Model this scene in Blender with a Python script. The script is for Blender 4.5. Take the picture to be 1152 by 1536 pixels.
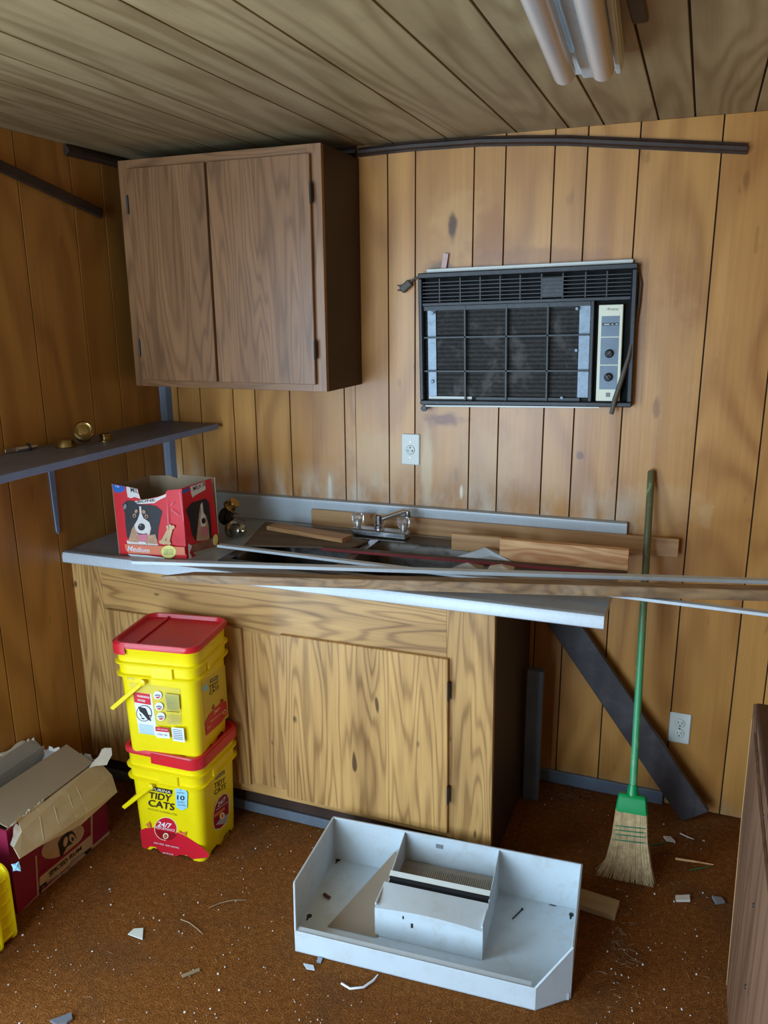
import bpy, bmesh, math, random
from mathutils import Vector, Matrix, Euler
random.seed(7)
for o in list(bpy.data.objects): bpy.data.objects.remove(o)
S = bpy.context.scene
COL = S.collection
R = math.radians

# ---------------------------------------------------------------- camera
FPX, CX, CY = 1190.0, 576.0, 768.0
CAM = Vector((2.02461, -2.70071, 1.73681))
ROW = [Vector((0.930803, 0.365440, -0.007693)), Vector((0.083784, -0.233795, -0.968669)), Vector((-0.355789, 0.900996, -0.248235))]
cd = bpy.data.cameras.new('camera'); cam = bpy.data.objects.new('camera', cd); COL.objects.link(cam)
cd.sensor_fit = 'VERTICAL'; cd.sensor_height = 32.0; cd.lens = 32.0 * FPX / 1536.0
cd.clip_start = 0.02; cd.clip_end = 200
m = Matrix.Identity(4)
for i in range(3):
    m[i][0] = ROW[0][i]; m[i][1] = -ROW[1][i]; m[i][2] = -ROW[2][i]; m[i][3] = CAM[i]
cam.matrix_world = m
S.camera = cam

# ---------------------------------------------------------------- light
vs = S.view_settings
vs.view_transform = 'Standard'; vs.look = 'None'; vs.gamma = 1.0; vs.use_curve_mapping = False
vs.exposure = 0.18
wd = bpy.data.worlds.new('sky'); S.world = wd; wd.use_nodes = True
wd.node_tree.nodes['Background'].inputs[0].default_value = (0.62, 0.80, 1.0, 1)
wd.node_tree.nodes['Background'].inputs[1].default_value = 1.2
DOOR = (0.06, 1.16, 0.0, 2.05, -4.3)          # daylight doorway in the wall behind the camera: x0, x1, z0, z1, y
def area(name, loc, rot, sx, sy, power, col):
    l = bpy.data.lights.new(name, 'AREA'); l.shape = 'RECTANGLE'; l.size = sx; l.size_y = sy; l.energy = power; l.color = col
    o = bpy.data.objects.new(name, l); COL.objects.link(o); o.location = loc; o.rotation_euler = rot; return o
area('doorway_daylight', ((DOOR[0]+DOOR[1])/2, DOOR[4]-0.02, (DOOR[2]+DOOR[3])/2), (R(90), 0, 0), DOOR[1]-DOOR[0], DOOR[3]-DOOR[2], 92, (0.57, 0.79, 1.0))
WIN = (-2.75, -1.90, 0.02, 2.0)               # open door in the left wall, beside the camera: y0, y1, z0, z1
area('side_door_daylight', (-0.03, (WIN[0]+WIN[1])/2, (WIN[2]+WIN[3])/2), (0, R(-90), 0), WIN[3]-WIN[2], WIN[1]-WIN[0], 62, (0.57, 0.79, 1.0))

# ---------------------------------------------------------------- pixel helpers (photo 1152x1536)
def ray(px, py):
    return ROW[0]*((px-CX)/FPX) + ROW[1]*((py-CY)/FPX) + ROW[2]
def at(px, py, ax, val):
    d = ray(px, py); return CAM + d*((val-CAM[ax])/d[ax])
def onp(px, py, p0, n):
    d = ray(px, py); return CAM + d*((p0-CAM).dot(n)/d.dot(n))

# ---------------------------------------------------------------- materials
class NT:
    def __init__(s, name):
        s.m = bpy.data.materials.new(name); s.m.use_nodes = True
        s.t = s.m.node_tree; s.b = s.t.nodes['Principled BSDF']
    def n(s, typ, **kw):
        nd = s.t.nodes.new(typ)
        for k, v in kw.items(): setattr(nd, k, v)
        return nd
    def l(s, a, b): s.t.links.new(a, b)
    def put(s, sock, v):
        if hasattr(v, 'is_output'): s.l(v, sock)
        elif v is not None: sock.default_value = v
    def math(s, op, a, b=None, c=None, clamp=False):
        nd = s.n('ShaderNodeMath', operation=op, use_clamp=clamp)
        s.put(nd.inputs[0], a); s.put(nd.inputs[1], b); s.put(nd.inputs[2], c); return nd.outputs[0]
    def vmath(s, op, a, b=None):
        nd = s.n('ShaderNodeVectorMath', operation=op); s.put(nd.inputs[0], a); s.put(nd.inputs[1], b); return nd.outputs[0]
    def noise(s, vec, scale=1, detail=2, rough=.5, dist=0):
        nd = s.n('ShaderNodeTexNoise'); s.put(nd.inputs['Vector'], vec); nd.inputs['Scale'].default_value = scale
        nd.inputs['Detail'].default_value = detail; nd.inputs['Roughness'].default_value = rough; nd.inputs['Distortion'].default_value = dist
        return nd.outputs[0]
    def ramp(s, f, stops):
        nd = s.n('ShaderNodeValToRGB'); s.put(nd.inputs[0], f); e = nd.color_ramp.elements
        while len(e) < len(stops): e.new(.5)
        for i, (p, c) in enumerate(stops):
            e[i].position = p; e[i].color = (*c, 1) if len(c) == 3 else c
        return nd.outputs[0]
    def mix(s, f, a, b, mode='MIX'):
        nd = s.n('ShaderNodeMix', data_type='RGBA', blend_type=mode); s.put(nd.inputs[0], f)
        for i, v in ((6, a), (7, b)): s.put(nd.inputs[i], (*v, 1) if isinstance(v, tuple) and len(v) == 3 else v)
        return nd.outputs[2]
    def smooth(s, v, a, b):
        nd = s.n('ShaderNodeMapRange', interpolation_type='SMOOTHSTEP'); s.put(nd.inputs[0], v)
        nd.inputs[1].default_value = a; nd.inputs[2].default_value = b; return nd.outputs[0]
    def objco(s, rnd=True):
        tc = s.n('ShaderNodeTexCoord').outputs['Object']
        if not rnd: return tc
        oi = s.n('ShaderNodeObjectInfo').outputs['Random']
        cb = s.n('ShaderNodeCombineXYZ')
        for i, k in enumerate((41.0, 67.0, 29.0)): s.l(s.math('MULTIPLY', oi, k), cb.inputs[i])
        return s.vmath('ADD', tc, cb.outputs[0])
    def pos(s): return s.n('ShaderNodeNewGeometry').outputs['Position']
    def sep(s, v):
        nd = s.n('ShaderNodeSeparateXYZ'); s.l(v, nd.inputs[0]); return nd.outputs
    def bump(s, h, st=.2, d=.01):
        nd = s.n('ShaderNodeBump'); nd.inputs['Strength'].default_value = st; nd.inputs['Distance'].default_value = d
        s.l(h, nd.inputs['Height']); s.l(nd.outputs[0], s.b.inputs['Normal'])

def srgb(r, g, b):
    f = lambda c: (c/255/12.92) if c/255 <= .04045 else ((c/255+.055)/1.055)**2.4
    return (f(r), f(g), f(b))

MATS = {}
def plain(name, col, rough=.5, metal=0., var=.12, vscale=8, bump=0., spec=.5, dirt=None, dirt_amt=.5, dust=None, dust_amt=.7):
    """one colour with slight mottling; optional blotchy dirt colour"""
    if name in MATS: return MATS[name]
    t = NT(name); t.b.inputs['Roughness'].default_value = rough; t.b.inputs['Metallic'].default_value = metal
    t.b.inputs['Specular IOR Level'].default_value = spec
    co = t.objco()
    nz = t.noise(co, vscale, 4, .6)
    lo = tuple(c*(1-var) for c in col); hi = tuple(min(1, c*(1+var)) for c in col)
    c = t.ramp(nz, [(.3, lo), (.7, hi)])
    if dirt:
        d = t.noise(co, vscale*2.3, 6, .7, .4)
        c = t.mix(t.math('MULTIPLY', t.smooth(d, .48, .68), dirt_amt), c, dirt)
    t.l(c, t.b.inputs['Base Color'])
    if dust:
        nz_ = t.sep(t.n('ShaderNodeNewGeometry').outputs['Normal'])[2]
        c = t.mix(t.math('MULTIPLY', t.smooth(nz_, .7, .95), t.math('MULTIPLY_ADD', t.noise(co, 9, 5, .7), .6, dust_amt-.3)), c, dust); t.l(c, t.b.inputs['Base Color'])
    if bump: t.bump(t.noise(co, vscale*12, 3), bump, .004)
    MATS[name] = t.m; return t.m

def wood(name, dark, light, axis=2, freq=16, cross=5., stretch=.16, fine=90, contrast=1., rough=.5, knots=0., dirt=None, dirt_amt=0., stains=None, spots=0., bumpst=.12, var=.35, sharp=1.6):
    """plain-sawn / rotary-cut grain: contour lines of a stretched noise plus fine fibre streaks"""
    if name in MATS: return MATS[name]
    t = NT(name); t.b.inputs['Roughness'].default_value = rough
    co = t.objco()
    def mp(s, k):
        sc = [s, s, s]; sc[axis] = s*k
        return t.vmath('MULTIPLY', co, tuple(sc))
    n1 = t.noise(mp(cross, stretch), 1, 2.5, .45, .25)
    ring = t.math('SINE', t.math('MULTIPLY', n1, freq*6.283))
    ring = t.math('MULTIPLY_ADD', ring, .5, .5)
    ring = t.math('POWER', ring, sharp)
    fib = t.noise(mp(fine, .03), 1, 3, .6)
    wide = t.noise(mp(cross*1.7, .12), 1, 3, .55)
    f = t.math('ADD', t.math('MULTIPLY', ring, .38*contrast), t.math('MULTIPLY', fib, .45*contrast))
    f = t.math('ADD', f, t.math('MULTIPLY', t.math('SUBTRACT', wide, .5), 1.0*contrast))
    f = t.math('ADD', f, .5-.42*contrast)
    mid = tuple((a+b)/2 for a, b in zip(dark, light))
    c = t.ramp(f, [(.15, light), (.5, mid), (.9, dark)])
    oi = t.n('ShaderNodeObjectInfo').outputs['Random']
    k = t.math('MULTIPLY_ADD', oi, var, 1-var/2)
    kk = t.n('ShaderNodeCombineColor')
    for i in range(3): t.l(k, kk.inputs[i])
    c = t.mix(1.0, c, kk.outputs[0], 'MULTIPLY')
    if spots:
        sp = t.noise(mp(26, .35), 1, 1, .5)
        c = t.mix(t.math('MULTIPLY', t.smooth(sp, .74, .80), spots), c, tuple(x*.25 for x in dark))
    if dirt:
        d = t.noise(co, 7, 6, .7, .3)
        c = t.mix(t.math('MULTIPLY', t.smooth(d, .42, .72), dirt_amt), c, dirt)
    if stains: c = stains(t, c)
    t.l(c, t.b.inputs['Base Color'])
    if bumpst: t.bump(t.math('ADD', fib, ring), bumpst, .002)
    MATS[name] = t.m; return t.m

def ellipse_stains(lst):
    """stains with their own ragged shape on the back wall: (px, py, rx_px, ry_px, colour, strength, raggedness)"""
    def fn(t, c):
        p = t.pos(); nz = t.n('ShaderNodeTexNoise'); t.l(p, nz.inputs[0]); nz.inputs['Scale'].default_value = 22; nz.inputs['Detail'].default_value = 5
        nzv = t.vmath('SUBTRACT', nz.outputs[1], (.5, .5, .5))
        for (px, py, rx, ry, col, st, rag) in lst:
            w = at(px, py, 1, 0); k = (w-CAM).dot(ROW[2])/FPX
            q = t.vmath('SUBTRACT', p, tuple(w)); q = t.vmath('MULTIPLY', q, (1/(rx*k), 0, 1/(ry*k)))
            q = t.vmath('ADD', q, t.vmath('MULTIPLY', nzv, (rag, rag, rag)))
            ln = t.n('ShaderNodeVectorMath', operation='LENGTH'); t.l(q, ln.inputs[0])
            f = t.math('MULTIPLY', t.math('SUBTRACT', 1, t.smooth(ln.outputs['Value'], .45, 1.15)), st)
            c = t.mix(f, c, col)
        # pale dust that settled along the top of the backsplash
        z = t.sep(p)
        n2 = t.noise(t.vmath('MULTIPLY', p, (9, 9, 3)), 1, 5, .65)
        band = t.math('MULTIPLY', t.smooth(z[2], .98, 1.0), t.math('SUBTRACT', 1, t.smooth(z[2], 1.02, 1.19)))
        band = t.math('MULTIPLY', band, t.smooth(n2, .38, .66))
        band = t.math('MULTIPLY', band, t.math('SUBTRACT', 1, t.smooth(z[0], 1.8, 2.0)))
        c = t.mix(t.math('MULTIPLY', band, .75), c, srgb(205, 195, 178))
        low = t.math('MULTIPLY', t.math('SUBTRACT', 1, t.smooth(z[2], .02, .10)), t.smooth(n2, .4, .6))
        c = t.mix(t.math('MULTIPLY', low, .5), c, srgb(190, 170, 135))
        return c
    return fn

PAN_SHADE_D, PAN_SHADE_L = srgb(136, 86, 32), srgb(190, 134, 62)  # left wall's shade is put into these colours, darker than the back panelling
m_panel_left = wood('birch_panelling_shaded', PAN_SHADE_D, PAN_SHADE_L, 2, 9, 2.4, .32, 90, .7, .33, spots=.25, var=.2)
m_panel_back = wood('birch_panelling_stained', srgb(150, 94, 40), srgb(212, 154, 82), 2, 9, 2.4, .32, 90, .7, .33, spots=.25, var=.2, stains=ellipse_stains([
    (686, 338, 46, 60, srgb(214, 164, 100), .45, 1.3), (735, 355, 34, 50, srgb(160, 100, 44), .6, 1.5),
    (679, 340, 8, 22, srgb(84, 46, 18), .95, .9), (662, 402, 26, 14, srgb(90, 60, 35), .6, 1.4),
    (668, 628, 34, 14, srgb(110, 50, 25), .8, 1.6), (800, 385, 110, 16, srgb(140, 84, 44), .5, 1.3),
    (640, 700, 11, 70, srgb(205, 178, 135), .8, .5), (692, 738, 3, 12, srgb(235, 225, 200), .9, .2),
    (495, 735, 4, 28, srgb(228, 215, 190), .8, .5), (570, 690, 70, 50, srgb(198, 160, 110), .5, 1.2),
    (1000, 560, 60, 140, srgb(200, 150, 92), .35, 1.3), (985, 610, 6, 16, srgb(120, 70, 30), .6, 1.2),
    (1120, 270, 6, 16, srgb(110, 66, 26), .5, 1.), (870, 683, 7, 8, srgb(110, 70, 40), .9, .8),
    (730, 690, 60, 60, srgb(200, 160, 108), .4, 1.2), (1000, 760, 70, 40, srgb(205, 165, 115), .35, 1.3),
    (1058, 770, 14, 20, srgb(205, 165, 115), .5, 1.3)]))
m_groove = plain('dark_groove', srgb(38, 22, 10), .8)
m_ceil = wood('bleached_ceiling_plank', srgb(118, 92, 56), srgb(178, 156, 116), 1, 11, 4.0, .14, 110, .75, .5, dirt=srgb(120, 104, 74), dirt_amt=.22, var=.1, bumpst=.05)
m_ceil_groove = plain('ceiling_groove', srgb(62, 48, 30), .8)
m_walnut = wood('walnut_laminate', srgb(94, 62, 36), srgb(158, 114, 76), 2, 15, 9., .09, 200, .68, .36, var=.1, bumpst=.03, sharp=2.6)
m_walnut_h = wood('walnut_laminate_rail', srgb(94, 62, 36), srgb(158, 114, 76), 0, 15, 9., .09, 200, .68, .36, var=.1, bumpst=.03, sharp=2.6)
m_oak = wood('pecan_laminate', srgb(108, 70, 34), srgb(208, 162, 98), 2, 20, 7.5, .085, 200, .78, .4, spots=.85, var=.1, bumpst=.03, sharp=2.8)
m_oak_h = wood('pecan_laminate_rail', srgb(108, 70, 34), srgb(208, 162, 98), 0, 20, 7.5, .085, 200, .78, .4, spots=.85, var=.1, bumpst=.03, sharp=2.8)
m_brown = plain('dark_brown_side', srgb(56, 34, 22), .55, var=.1)
m_trim = plain('dark_brown_moulding', srgb(58, 42, 34), .42, var=.25, vscale=14)
m_bluegrey = plain('slate_blue_paint', srgb(98, 110, 126), .5, var=.2, dirt=srgb(120, 120, 122), dirt_amt=.3)
m_shelf = plain('shelf_paint', srgb(128, 150, 196), .45, var=.1, dust=srgb(110, 100, 92), dust_amt=.85)
m_kick = plain('kick_paint', srgb(84, 92, 102), .6, var=.2, dirt=srgb(120, 118, 112), dirt_amt=.4)
m_pale = wood('pale_block', srgb(160, 138, 106), srgb(206, 186, 150), 0, 5, 10, .1, 80, .5, .7)
m_laminate = plain('speckled_white_laminate', srgb(196, 206, 212), .3, var=.03, vscale=60, dirt=srgb(120, 112, 100), dirt_amt=.12, dust=srgb(128, 120, 108), dust_amt=.55)
m_white = plain('white_enamel', srgb(200, 211, 217), .3, var=.03, dirt=srgb(178, 170, 156), dirt_amt=.3)
m_whiteplate = plain('ivory_plate', srgb(214, 218, 210), .4, var=.03)
m_black = plain('black_plastic', srgb(27, 29, 33), .45, var=.3, vscale=20, dirt=srgb(84, 84, 84), dirt_amt=.25)
m_void = plain('dark_void', srgb(10, 9, 8), .9)
m_zinc = plain('galvanised_metal', srgb(132, 146, 158), .45, .3, var=.12, vscale=30, dirt=srgb(100, 100, 100), dirt_amt=.4)
m_steel = plain('sink_steel', srgb(88, 82, 76), .38, .6, var=.15, dirt=srgb(44, 34, 26), dirt_amt=.9, dust=srgb(86, 74, 62), dust_amt=.7)
m_chrome = plain('chrome', srgb(220, 223, 228), .26, 1., var=.08, dirt=srgb(90, 84, 76), dirt_amt=.35)
m_brass = plain('worn_brass', srgb(176, 148, 92), .26, .95, var=.15, dirt=srgb(92, 70, 44), dirt_amt=.4)
m_nickel = plain('tarnished_nickel', srgb(176, 168, 150), .24, .95, var=.15)
m_dark = plain('dark_grease', srgb(32, 26, 22), .6)
m_yellow = plain('yellow_plastic', srgb(238, 214, 8), .34, var=.05)
m_red = plain('red_plastic', srgb(206, 28, 40), .34, var=.06, dirt=srgb(150, 60, 60), dirt_amt=.35)
m_card = plain('cardboard', srgb(178, 150, 112), .85, var=.07, dirt=srgb(198, 180, 150), dirt_amt=.3, vscale=6)
m_cardin = plain('cardboard_inside', srgb(150, 130, 104), .85, var=.07, vscale=6)
m_greycard = plain('grey_card_inside', srgb(160, 152, 140), .85, var=.08, vscale=6)
m_torn = plain('torn_paper', srgb(216, 206, 190), .9, var=.08, vscale=40)
m_maroon = plain('maroon_print', srgb(136, 22, 58), .5, var=.08)
m_darkwood = wood('slate_painted_board', srgb(40, 36, 38), srgb(66, 58, 58), 2, 6, 8, .08, 90, .6, .5, dirt=srgb(108, 104, 106), dirt_amt=.35, var=.1)
m_plank = wood('weathered_lumber', srgb(92, 68, 46), srgb(160, 124, 84), 0, 12, 12, .04, 110, .8, .6, dirt=srgb(190, 174, 150), dirt_amt=.3, var=.15)
m_pine = wood('pine_board', srgb(176, 108, 58), srgb(232, 184, 128), 0, 8, 12., .22, 80, .9, .5, var=.06, sharp=2)
m_maple = wood('varnished_board', srgb(150, 100, 58), srgb(204, 160, 108), 0, 8, 9, .08, 90, .6, .45, var=.06)
m_ply = wood('dirty_plywood', srgb(84, 66, 50), srgb(128, 106, 84), 0, 8, 8, .1, 90, .6, .75, dirt=srgb(70, 58, 46), dirt_amt=.5, var=.1)
m_desk = wood('worn_desk_wood', srgb(86, 56, 40), srgb(144, 106, 80), 2, 8, 5., .08, 80, .7, .45, spots=.5, var=.06)
m_desktop = wood('dark_desk_top', srgb(50, 28, 20), srgb(78, 46, 32), 1, 8, 8, .08, 80, .6, .4, var=.06)
m_rawedge = wood('raw_wood_edge', srgb(190, 140, 84), srgb(224, 180, 120), 2, 6, 10, .1, 80, .6, .7)
m_redpaint = plain('red_painted_edge', srgb(128, 26, 26), .5, var=.15)
m_brownstrip = plain('brown_painted_strip', srgb(66, 48, 42), .55, var=.2)
m_straw = plain('broom_straw', srgb(186, 160, 118), .8, var=.25, vscale=60)
m_green = plain('green_plastic', srgb(0, 138, 72), .28, var=.05)
m_ink = plain('black_ink', srgb(28, 26, 26), .5, var=.05)
m_paper = plain('white_print', srgb(226, 230, 232), .45, var=.03)
m_redprint = plain('red_print', srgb(205, 26, 44), .4, var=.05)
m_blueprint = plain('pale_blue_print', srgb(150, 206, 226), .45, var=.05)
m_grey = plain('mid_grey', srgb(130, 132, 136), .6)

def broom_handle_mat():
    t = NT('chipped_green_handle'); co = t.objco(); z = t.sep(t.pos())
    nz = t.noise(t.vmath('MULTIPLY', co, (40, 40, 14)), 1, 5, .7)
    up = t.smooth(t.math('ADD', z[2], t.math('MULTIPLY', t.math('SUBTRACT', nz, .5), .5)), .55, .95)
    c = t.mix(up, srgb(62, 150, 96), srgb(92, 92, 62))
    c = t.mix(t.math('MULTIPLY', t.smooth(nz, .55, .7), .6), c, srgb(150, 176, 130))
    t.l(c, t.b.inputs['Base Color']); t.b.inputs['Roughness'].default_value = .4; return t.m
m_handle = broom_handle_mat()

def carpet_mat():
    t = NT('rust_brown_carpet'); p = t.pos()
    a = t.noise(p, 230, 3, .7); b = t.noise(p, 5, 4, .6); c2 = t.noise(p, 60, 2, .6)
    f = t.math('ADD', t.math('MULTIPLY', a, .75), t.math('MULTIPLY', c2, .25))
    c = t.ramp(f, [(.3, srgb(74, 40, 14)), (.52, srgb(138, 82, 34)), (.72, srgb(196, 134, 74))])
    c = t.mix(t.math('MULTIPLY', t.smooth(b, .45, .7), .35), c, srgb(84, 62, 44))
    t.l(c, t.b.inputs['Base Color']); t.b.inputs['Roughness'].default_value = .95; t.b.inputs['Specular IOR Level'].default_value = .1
    t.bump(f, .9, .012); return t.m
m_carpet = carpet_mat()
def coil_mat():
    t = NT('dusty_cooling_coil'); co = t.objco(False); z = t.sep(co)
    w = t.math('MULTIPLY_ADD', t.math('SINE', t.math('MULTIPLY', z[2], 420)), .5, .5)
    n = t.noise(t.vmath('MULTIPLY', co, (60, 1, 90)), 1, 5, .7)
    d = t.noise(co, 14, 5, .6, .4)
    c = t.ramp(t.math('ADD', t.math('MULTIPLY', n, .7), t.math('MULTIPLY', w, .25)), [(.35, srgb(20, 19, 18)), (.8, srgb(72, 68, 64))])
    c = t.mix(t.math('MULTIPLY', t.smooth(d, .5, .72), .5), c, srgb(104, 102, 98))
    t.l(c, t.b.inputs['Base Color']); t.b.inputs['Roughness'].default_value = .8; return t.m
m_coil = coil_mat()
def clear_mat():
    t = NT('clear_acrylic'); t.b.inputs['Base Color'].default_value = (.93, .93, .94, 1); t.b.inputs['Roughness'].default_value = .08
    t.b.inputs['Transmission Weight'].default_value = .85; t.b.inputs['IOR'].default_value = 1.45; return t.m
m_clear = clear_mat()

# ---------------------------------------------------------------- mesh helpers
WM = {}     # world matrices of the roots
class MB:
    def __init__(s): s.bm = bmesh.new(); s.mats = []; s.smooth = False
    def mi(s, mat):
        if mat is None: return 0
        if mat not in s.mats: s.mats.append(mat)
        return s.mats.index(mat)
    def merge(s, tmp, mat4=None, mat=None):
        if mat4 is not None: bmesh.ops.transform(tmp, matrix=mat4, verts=tmp.verts)
        if mat is not None:
            k = s.mi(mat)
            for f in tmp.faces: f.material_index = k
        me = bpy.data.meshes.new('tmp'); tmp.to_mesh(me); tmp.free(); s.bm.from_mesh(me); bpy.data.meshes.remove(me); return s
    def box(s, lo, hi, bev=0., mat4=None, mat=None, seg=1):
        t = bmesh.new(); bmesh.ops.create_cube(t, size=1)
        lo = Vector(lo); hi = Vector(hi); c = (lo+hi)/2; d = hi-lo
        for v in t.verts: v.co = Vector((v.co.x*d.x+c.x, v.co.y*d.y+c.y, v.co.z*d.z+c.z))
        if bev: bmesh.ops.bevel(t, geom=list(t.edges), offset=bev, segments=seg, affect='EDGES', profile=.5)
        return s.merge(t, mat4, mat)
    def board(s, p0, p1, w, th, up=(0, 0, 1), bev=.001, mat=None, twist=0):
        """box from p0 to p1 (centre line), w across, th along up"""
        p0 = Vector(p0); p1 = Vector(p1); x = (p1-p0); L = x.length; x.normalize(); up = Vector(up)
        y = up.cross(x).normalized(); z = x.cross(y)
        if twist:
            q = Matrix.Rotation(twist, 3, x); y = q @ y; z = q @ z
        mm = Matrix(((x.x, y.x, z.x, p0.x), (x.y, y.y, z.y, p0.y), (x.z, y.z, z.z, p0.z), (0, 0, 0, 1)))
        return s.box((0, -w/2, -th/2), (L, w/2, th/2), bev, mm, mat)
    def prism(s, pts, ext, bev=0, mat=None):
        t = bmesh.new(); ext = Vector(ext)
        a = [t.verts.new(Vector(p)) for p in pts]; b = [t.verts.new(Vector(p)+ext) for p in pts]; n = len(pts)
        t.faces.new(a); t.faces.new(b[::-1])
        for i in range(n): t.faces.new((a[i], b[i], b[(i+1) % n], a[(i+1) % n]))
        bmesh.ops.recalc_face_normals(t, faces=t.faces)
        if bev: bmesh.ops.bevel(t, geom=list(t.edges), offset=bev, segments=1, affect='EDGES')
        return s.merge(t, None, mat)
    def tube(s, pts, r, seg=10, mat=None, flat=1.0):
        t = bmesh.new(); pts = [Vector(p) for p in pts]; n = len(pts); rr = r if isinstance(r, (list, tuple)) else [r]*n
        rings = []; ref = Vector((0, 0, 1))
        for i, p in enumerate(pts):
            d = (pts[min(i+1, n-1)]-pts[max(i-1, 0)]).normalized()
            if abs(d.dot(ref)) > .98: ref = Vector((1, 0, 0)) if abs(d.x) < .9 else Vector((0, 1, 0))
            u = d.cross(ref).normalized(); v = u.cross(d).normalized()
            rings.append([t.verts.new(p+(u*math.cos(a)+v*math.sin(a)*flat)*rr[i]) for a in [k*2*math.pi/seg for k in range(seg)]])
        for i in range(n-1):
            for k in range(seg): t.faces.new((rings[i][k], rings[i][(k+1) % seg], rings[i+1][(k+1) % seg], rings[i+1][k]))
        t.faces.new(rings[0][::-1]); t.faces.new(rings[-1])
        bmesh.ops.recalc_face_normals(t, faces=t.faces); return s.merge(t, None, mat)
    def lathe(s, prof, mat4, seg=20, mat=None, facet=None):
        """prof: (radius, height) pairs along local z"""
        t = bmesh.new(); rings = []
        for r, h in prof:
            rings.append([t.verts.new((r*(1 if not facet else (facet if k % 2 else 1))*math.cos(k*2*math.pi/seg), r*(1 if not facet else (facet if k % 2 else 1))*math.sin(k*2*math.pi/seg), h)) for k in range(seg)])
        for i in range(len(rings)-1):
            for k in range(seg): t.faces.new((rings[i][k], rings[i][(k+1) % seg], rings[i+1][(k+1) % seg], rings[i+1][k]))
        t.faces.new(rings[0][::-1]); t.faces.new(rings[-1])
        bmesh.ops.recalc_face_normals(t, faces=t.faces); return s.merge(t, mat4, mat)
    def grid(s, rows, mat=None, close=False):
        t = bmesh.new(); vv = [[t.verts.new(Vector(p)) for p in r] for r in rows]
        for i in range(len(vv)-1):
            for k in range(len(vv[i])-(0 if close else 1)):
                j = (k+1) % len(vv[i]); t.faces.new((vv[i][k], vv[i][j], vv[i+1][j], vv[i+1][k]))
        bmesh.ops.recalc_face_normals(t, faces=t.faces); return s.merge(t, None, mat)
    def face(s, pts, mat=None):
        t = bmesh.new(); t.faces.new([t.verts.new(Vector(p)) for p in pts]); return s.merge(t, None, mat)
    def build(s, name, mat=None, parent=None, origin=None, world=True, smooth=None):
        me = bpy.data.meshes.new(name)
        if parent is not None and world and parent.name in WM: bmesh.ops.transform(s.bm, matrix=WM[parent.name].inverted(), verts=s.bm.verts)
        if origin is not None: bmesh.ops.translate(s.bm, vec=-Vector(origin), verts=s.bm.verts)
        s.bm.to_mesh(me); s.bm.free()
        for mt in (s.mats if s.mats else [mat]): me.materials.append(mt)
        o = bpy.data.objects.new(name, me); COL.objects.link(o)
        if parent is not None: o.parent = parent; WM[o.name] = WM.get(parent.name, Matrix.Identity(4))
        if origin is not None: o.location = origin
        if smooth is not None:
            me.polygons.foreach_set('use_smooth', [True]*len(me.polygons))
            try: me.set_sharp_from_angle(angle=R(smooth))
            except Exception: pass
        return o

def tag(o, label, cat, group=None, kind=None):
    if label: o['label'] = label
    if cat: o['category'] = cat
    if group: o['group'] = group
    if kind: o['kind'] = kind
    return o
def thing(name, label, cat, loc=(0, 0, 0), rot=(0, 0, 0), group=None):
    o = bpy.data.objects.new(name, None); COL.objects.link(o); o.location = loc; o.rotation_euler = rot; o.empty_display_size = .05
    WM[o.name] = Matrix.LocRotScale(Vector(loc), Euler(rot), None)
    return tag(o, label, cat, group)
def struct(o): o['kind'] = 'structure'; return o

def text_geo(s, shear=0., bold=0.):
    cu = bpy.data.curves.new('t', 'FONT'); cu.body = s; cu.size = 1; cu.shear = shear; cu.offset = bold; cu.resolution_u = 3; cu.align_x = 'LEFT'
    ob = bpy.data.objects.new('t', cu); COL.objects.link(ob); bpy.context.view_layer.update()
    me = ob.to_mesh(); vs_ = [v.co.copy() for v in me.vertices]; fs = [tuple(p.vertices) for p in me.polygons]; ob.to_mesh_clear()
    bpy.data.objects.remove(ob); bpy.data.curves.remove(cu)
    x0 = min(v.x for v in vs_); x1 = max(v.x for v in vs_); y0 = min(v.y for v in vs_); y1 = max(v.y for v in vs_)
    return [((v.x-x0)/(x1-x0), (v.y-y0)/(y1-y0)) for v in vs_], fs
class Print:
    """flat print on a plane: shapes are given in photo pixels and cast onto that plane"""
    def __init__(s, p0, n, off=.0006, xf=None):
        s.p0 = Vector(p0); s.n = Vector(n).normalized(); s.mb = MB(); s.k = 0; s.off = off; s.xf = xf
    def P(s, px, py):
        if s.xf: px, py = s.xf(px, py)
        return onp(px, py, s.p0, s.n) + s.n*(s.off+.00022*s.k)
    def poly(s, pts, mat): s.mb.face([s.P(*p) for p in pts], mat); s.k += 1
    def ell(s, cx, cy, rx, ry, mat, rot=0, n=22):
        c, q = math.cos(rot), math.sin(rot)
        s.poly([(cx+c*rx*math.cos(a)-q*ry*math.sin(a), cy+q*rx*math.cos(a)+c*ry*math.sin(a)) for a in [i*2*math.pi/n for i in range(n)]], mat)
    def text(s, st, tl, tr, br, bl, mat, shear=0., bold=.0):
        vv, fs = text_geo(st, shear, bold); t = bmesh.new(); out = []
        for u, v in vv:
            x = (tl[0]*(1-u)+tr[0]*u)*v+(bl[0]*(1-u)+br[0]*u)*(1-v); y = (tl[1]*(1-u)+tr[1]*u)*v+(bl[1]*(1-u)+br[1]*u)*(1-v)
            out.append(t.verts.new(s.P(x, y)))
        for f in fs:
            try: t.faces.new([out[i] for i in f])
            except ValueError: pass
        s.mb.merge(t, None, mat); s.k += 1
    def build(s, name, parent): return s.mb.build(name, None, parent)

# ================================================================ SETTING
ZC = 2.275; XR = 3.15; YF = -4.3
fl = MB().box((-.1, YF-.1, -.08), (XR+.1, .1, 0)).build('floor', m_carpet); struct(fl)

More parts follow.
